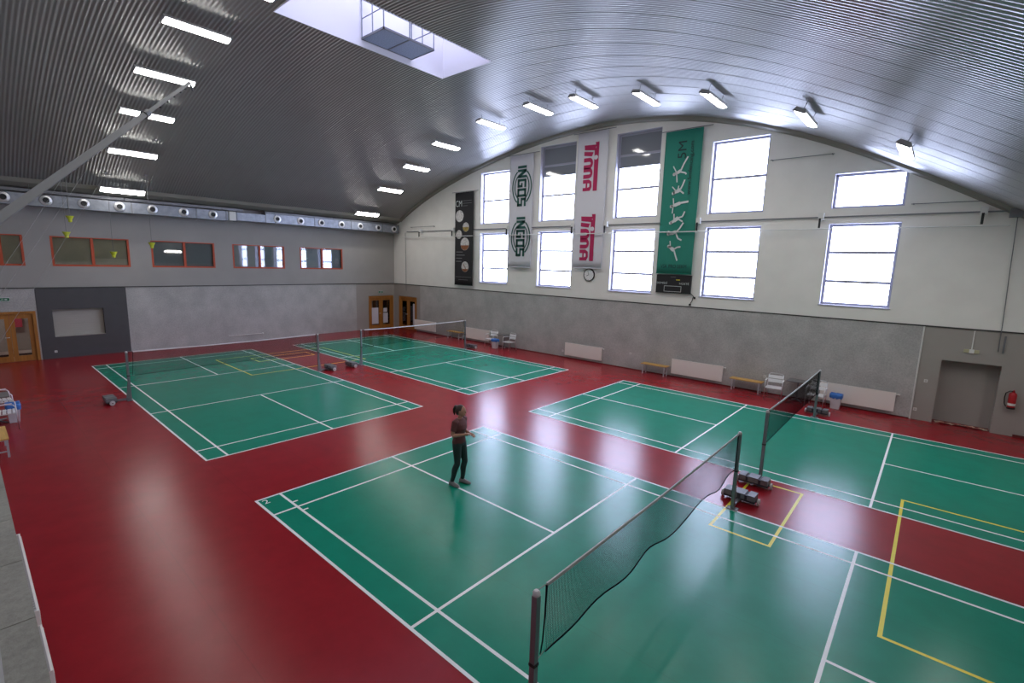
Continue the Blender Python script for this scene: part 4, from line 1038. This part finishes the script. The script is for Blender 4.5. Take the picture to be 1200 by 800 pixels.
# torn floor covering on the threshold of the walled-up doorway
rnd = random.Random(5)
for i in range(9):
    cx = 25.72+0.13*i+rnd.uniform(-.03, .03); cy = YF+0.10+rnd.uniform(-.06, .08)
    k = 9; mb = MB(); vs = []
    for s in (0, 1):
        for j in range(k):
            a = 2*PI*j/k; rr_ = rnd.uniform(0.05, 0.13); vs.append((rr_*1.3*math.cos(a), rr_*0.8*math.sin(a), 0.004+0.035*abs(math.sin(a*1.5+i))+0.006*s))
    mb.add(vs, [tuple(reversed(range(k))), tuple(range(k, 2*k))]+[(j, (j+1)%k, k+(j+1)%k, k+j) for j in range(k)])
    o = mb.build('floor_scrap', 'scrap_red' if i % 2 else 'scrap_beige'); o.location = (cx, cy, 0.0)
    tag(o, ('red torn vinyl scrap' if i % 2 else 'beige torn backing scrap')+', %s from the left along the walled-up doorway' % ordn[i], 'scrap', 'red scraps in the doorway' if i % 2 else 'beige scraps in the doorway')

# ================================================================== JIB POLE, HANGING SHUTTLES, CORDS (upper left)
jp = tag(empty('jib_pole', (20.6, YN, 4.35)), 'long pale grey pole slanting up across the upper left corner', 'pole')
a = Vector((20.40, YN+0.06, 4.53)); b = Vector((15.04, -0.28, 7.46))
MB().tube([a, a.lerp(b, 0.62)], 0.042, 4).build('lower_tube', 'pole_grey', jp, local=False)
MB().tube([a.lerp(b, 0.61), b], 0.032, 4).build('upper_tube', 'pole_grey', jp, local=False)
MB().tube([a.lerp(b, 0.605), a.lerp(b, 0.63)], 0.05, 8).build('joint_collar', 'galv_dark', jp, local=False)
MB().tube([b, b+Vector((-0.05, 0.06, -0.10))], 0.02, 6).build('end_hook', 'galv_dark', jp, local=False)
hk = MB()
for q in (0.72, 0.78, 0.84, 0.90, 0.95): 
    c = a.lerp(b, q); hk.sphere((c.x, c.y, c.z-0.04), 0.018, 8, 6)
hk.build('eyelet', 'black', jp, local=False)
hooks = [(-1.32, 0.02, 7.53), (-1.45, -0.12, 7.53), (-0.95, 1.23, 7.72), (-0.73, 2.53, 7.82)]
shz = [5.78, 5.15, 4.42, 4.86]
shl = ['upper of the two yellow shuttles hanging above the second orange-framed window', 'lower of the two yellow shuttles hanging above the second orange-framed window', 'yellow shuttle hanging in front of the second orange-framed window', 'yellow shuttle hanging between two orange-framed windows']
for (hx, hy, hz), z, lb in zip(hooks, shz, shl):
    r = tag(empty('hanging_shuttle', (hx, hy, z)), lb, 'shuttlecock', 'hanging yellow shuttles')
    t = 1.0
    smooth_by_angle(MB().lathe([(0.02, -0.10), (0.055, -0.085), (0.065, -0.04), (0.062, 0.0)], n=14).build('cork', 'shuttle', r))
    smooth_by_angle(MB().lathe([(0.06, 0.0), (0.09, 0.06), (0.135, 0.15), (0.128, 0.15), (0.08, 0.05), (0.05, 0.0)], n=18).build('skirt', 'shuttle', r), 30)
    MB().cyl((0, 0, 0.0), (0, 0, cz(hx)-z+0.0), 0.010, 5).build('cord', 'cord', r)
    MB().box((-0.05, -0.05, cz(hx)-z-0.03), (0.05, 0.05, cz(hx)-z+0.02)).build('ceiling_hook', 'galv_dark', r)
    r.rotation_euler = (0, 0, 0)
def ray_x(u, v, x):
    d = CF + CR*((u-600)/568.57) + CU*((400-v)/568.57); t = (x-CP.x)/d.x; return CP + d*t
for (h0, q, lb) in (((-1.32, 0.02, cz(-1.32)), (0, 318), 'uppermost of the thin pale cords slanting down at the left edge'), ((-1.0, 0.60, cz(-1.0)), (0, 346), 'middle of the thin pale cords slanting down at the left edge'), ((-0.95, 1.23, cz(-0.95)), (20, 368), 'lowest of the thin pale cords slanting down at the left edge')):
    p1 = ray_x(q[0], q[1], 6.0); p0 = Vector(h0); d = p1-p0
    tmax = (YN+0.12-p0.y)/d.y
    p2 = p0+d*min(tmax, 1.6)
    tag(MB().tube([p0, p0.lerp(p2, 0.5)+Vector((0, 0, -0.05)), p2], 0.0045, 5).build('slanting_cord', 'cord'), lb, 'cord', 'slanting cords')

# ================================================================== PERSON
def person(loc, rz):
    """woman standing on the court, facing local +x, arms bent in front; every garment is its own remeshed surface over the same joints"""
    def loft(mb, rings, n=20):
        vs = []
        for x, y, z, rx, ry in rings:
            for k in range(n):
                t = 2*PI*k/n; vs.append((x+rx*math.cos(t), y+ry*math.sin(t), z))
        m = len(rings)
        return mb.add(vs, [(i*n+k, i*n+(k+1)%n, (i+1)*n+(k+1)%n, (i+1)*n+k) for i in range(m-1) for k in range(n)] + [tuple(reversed(range(n))), tuple(range((m-1)*n, m*n))])
    def surface(name, parts, m, vox, parent=None, iters=4):
        bm = bmesh.new()
        for mb in parts:
            t_ = mb.mesh('t'); bm.from_mesh(t_); bpy.data.meshes.remove(t_)
        me = bpy.data.meshes.new(name); bm.to_mesh(me); bm.free(); me.materials.append(M[m])
        o = link(name, me, parent)
        r_ = o.modifiers.new('one_surface', 'REMESH'); r_.mode = 'VOXEL'; r_.voxel_size = vox; r_.use_smooth_shade = True
        q_ = o.modifiers.new('soften', 'SMOOTH'); q_.iterations = iters; q_.factor = 0.5
        return o
    sh = {1: (0.0, 0.165, 1.375), -1: (0.0, -0.165, 1.375)}
    elb = {1: (-0.05, 0.225, 1.115), -1: (-0.02, -0.235, 1.115)}
    wri = {1: (0.17, 0.14, 1.09), -1: (0.19, -0.13, 1.15)}
    hip = {1: (0.0, 0.085, 0.90), -1: (0.0, -0.085, 0.90)}
    kne = {1: (0.075, 0.10, 0.49), -1: (0.02, -0.095, 0.49)}
    ank = {1: (0.01, 0.115, 0.09), -1: (-0.10, -0.105, 0.09)}
    def leg(s_, g):
        h_, k_, a_ = Vector(hip[s_]), Vector(kne[s_]), Vector(ank[s_])
        return MB().tube([h_+Vector((0, 0, 0.06)), h_, h_.lerp(k_, 0.45), h_.lerp(k_, 0.85), k_, k_.lerp(a_, 0.18)+Vector((-0.012, 0, 0)), k_.lerp(a_, 0.36)+Vector((-0.018, 0, 0)), k_.lerp(a_, 0.7), a_], [q+g for q in (0.070, 0.088, 0.076, 0.058, 0.054, 0.054, 0.055, 0.040, 0.034)], 16)
    def arm(s_, g, t0=0.0, t1=1.0):
        a_, b_, c_ = Vector(sh[s_]), Vector(elb[s_]), Vector(wri[s_])
        return MB().tube([a_+Vector((0, -s_*0.03, 0.01)), a_, a_.lerp(b_, 0.4), b_.lerp(a_, 0.1), b_.lerp(c_, 0.06), b_.lerp(c_, 0.3), c_], [q+g for q in (0.050, 0.054, 0.046, 0.038, 0.038, 0.039, 0.025)], 14)
    torso = [(0.0, 0, 0.86, 0.085, 0.135), (-0.012, 0, 0.92, 0.108, 0.165), (-0.008, 0, 0.98, 0.102, 0.158), (0.0, 0, 1.07, 0.082, 0.125), (0.008, 0, 1.14, 0.086, 0.130), (0.022, 0, 1.23, 0.108, 0.150), (0.014, 0, 1.31, 0.100, 0.162), (0.0, 0, 1.37, 0.078, 0.160), (0.0, 0, 1.405, 0.060, 0.110), (0.006, 0, 1.43, 0.050, 0.062)]
    def grown(rings, g): return [(x, y, z, rx+g, ry+g) for x, y, z, rx, ry in rings]
    parts = [loft(MB(), torso), loft(MB(), [(0.004, 0, 1.40, 0.052, 0.056), (0.014, 0, 1.45, 0.046, 0.047), (0.03, 0, 1.52, 0.046, 0.047)])]
    for s_ in (1, -1): parts += [leg(s_, 0), arm(s_, 0)]
    parts += [MB().sphere((0.045, 0, 1.590), (0.093, 0.074, 0.108), 22, 16), MB().sphere((0.070, 0, 1.545), (0.066, 0.054, 0.072), 18, 12),
              MB().tube([(0.130, 0, 1.602), (0.154, 0, 1.566), (0.132, 0, 1.556)], [0.010, 0.014, 0.009], 8), MB().sphere((0.130, 0, 1.524), (0.011, 0.023, 0.009), 10, 6)]
    for s_ in (1, -1):
        parts.append(MB().sphere((0.040, s_*0.076, 1.578), (0.018, 0.010, 0.028), 10, 6))
        w0 = Vector(wri[s_]); d = (w0-Vector(elb[s_])).normalized(); side = Vector((0, 0, 1)).cross(d).normalized()
        parts.append(MB().tube([w0, w0+d*0.045, w0+d*0.09], [0.023, 0.031, 0.029], 12))
        for k_, ln_ in enumerate((0.058, 0.070, 0.066, 0.050)):
            b0 = w0+d*0.085+side*((k_-1.5)*0.0185); b1 = b0+d*ln_*0.55; b2 = b1+d*ln_*0.35-Vector((0, 0, ln_*0.4))
            parts.append(MB().tube([b0-d*0.02, b0, b1, b2], [0.010, 0.0092, 0.0088, 0.0075], 8))
        t_ = w0+d*0.030-side*s_*0.026
        parts.append(MB().tube([w0+d*0.015, t_, t_+d*0.032-side*s_*0.018, t_+d*0.055-side*s_*0.016], [0.012, 0.012, 0.0105, 0.0085], 8))
    o = surface('person', parts, 'skin', 0.007, None, 3); o.location = loc; o.rotation_euler = (0, 0, rz)
    tops = [loft(MB(), grown([q for q in torso if q[2] >= 0.92], 0.014))]
    for s_ in (1, -1):
        a_, b_ = Vector(sh[s_]), Vector(elb[s_])
        tops.append(MB().tube([a_+Vector((0, -s_*0.05, 0.005)), a_, a_.lerp(b_, 0.35), a_.lerp(b_, 0.66)], [0.062, 0.068, 0.062, 0.058], 14))
    surface('top', tops, 'maroon', 0.010, o)
    surface('leggings', [loft(MB(), grown(torso[:3], 0.008)), leg(1, 0.008), leg(-1, 0.008)], 'legging', 0.010, o)
    for s_ in (1, -1):
        A_ = Vector(ank[s_]); an0 = 0.12*s_; d = Vector((math.cos(an0), math.sin(an0), 0)); hl_ = Vector((A_.x, A_.y, 0))-d*0.065
        sh_ = MB(); vs = []; k_ = 12; sd = Vector((-d.y, d.x, 0))
        prof = [(0.0, 0.030, 0.085), (0.02, 0.038, 0.105), (0.09, 0.041, 0.105), (0.14, 0.044, 0.078), (0.20, 0.045, 0.058), (0.242, 0.034, 0.045), (0.256, 0.012, 0.028)]
        for ln_, hw, ht in prof:
            for i in range(k_):
                an = PI*i/(k_-1); vs.append(tuple(hl_+d*ln_+sd*hw*math.cos(an)+Vector((0, 0, 0.001+ht*max(0, math.sin(an))**0.7))))
        fs = [(l*k_+i, l*k_+i+1, (l+1)*k_+i+1, (l+1)*k_+i) for l in range(len(prof)-1) for i in range(k_-1)]
        fs += [(l*k_, (l+1)*k_, (l+1)*k_+k_-1, l*k_+k_-1) for l in range(len(prof)-1)] + [tuple(range(k_)), tuple(reversed(range((len(prof)-1)*k_, len(prof)*k_)))]
        sh_.add(vs, fs); sh_.build('shoe', 'shoe', o, smooth=True)
    hr = MB(); hr.sphere((0.018, 0, 1.612), (0.098, 0.084, 0.100), 20, 14); hr.sphere((-0.030, 0, 1.565), (0.062, 0.074, 0.085), 16, 10)
    hr.sphere((-0.095, 0, 1.640), (0.044, 0.044, 0.044), 12, 8)
    hr.tube([(-0.10, 0, 1.64), (-0.135, 0, 1.60), (-0.135, 0, 1.53), (-0.115, 0, 1.46)], [0.025, 0.032, 0.026, 0.008], 10)
    surface('hair', [hr], 'hair', 0.009, o, 2)
    for s_ in (-1, 1): MB().sphere((0.131, s_*0.030, 1.592), (0.006, 0.011, 0.007), 8, 6).build('eye', 'eye', o, smooth=True)
    return o
pe = person((18.25, 3.16, 0.003), 0.25)
tag(pe, 'person in maroon top and dark leggings standing on the foreground court', 'person')
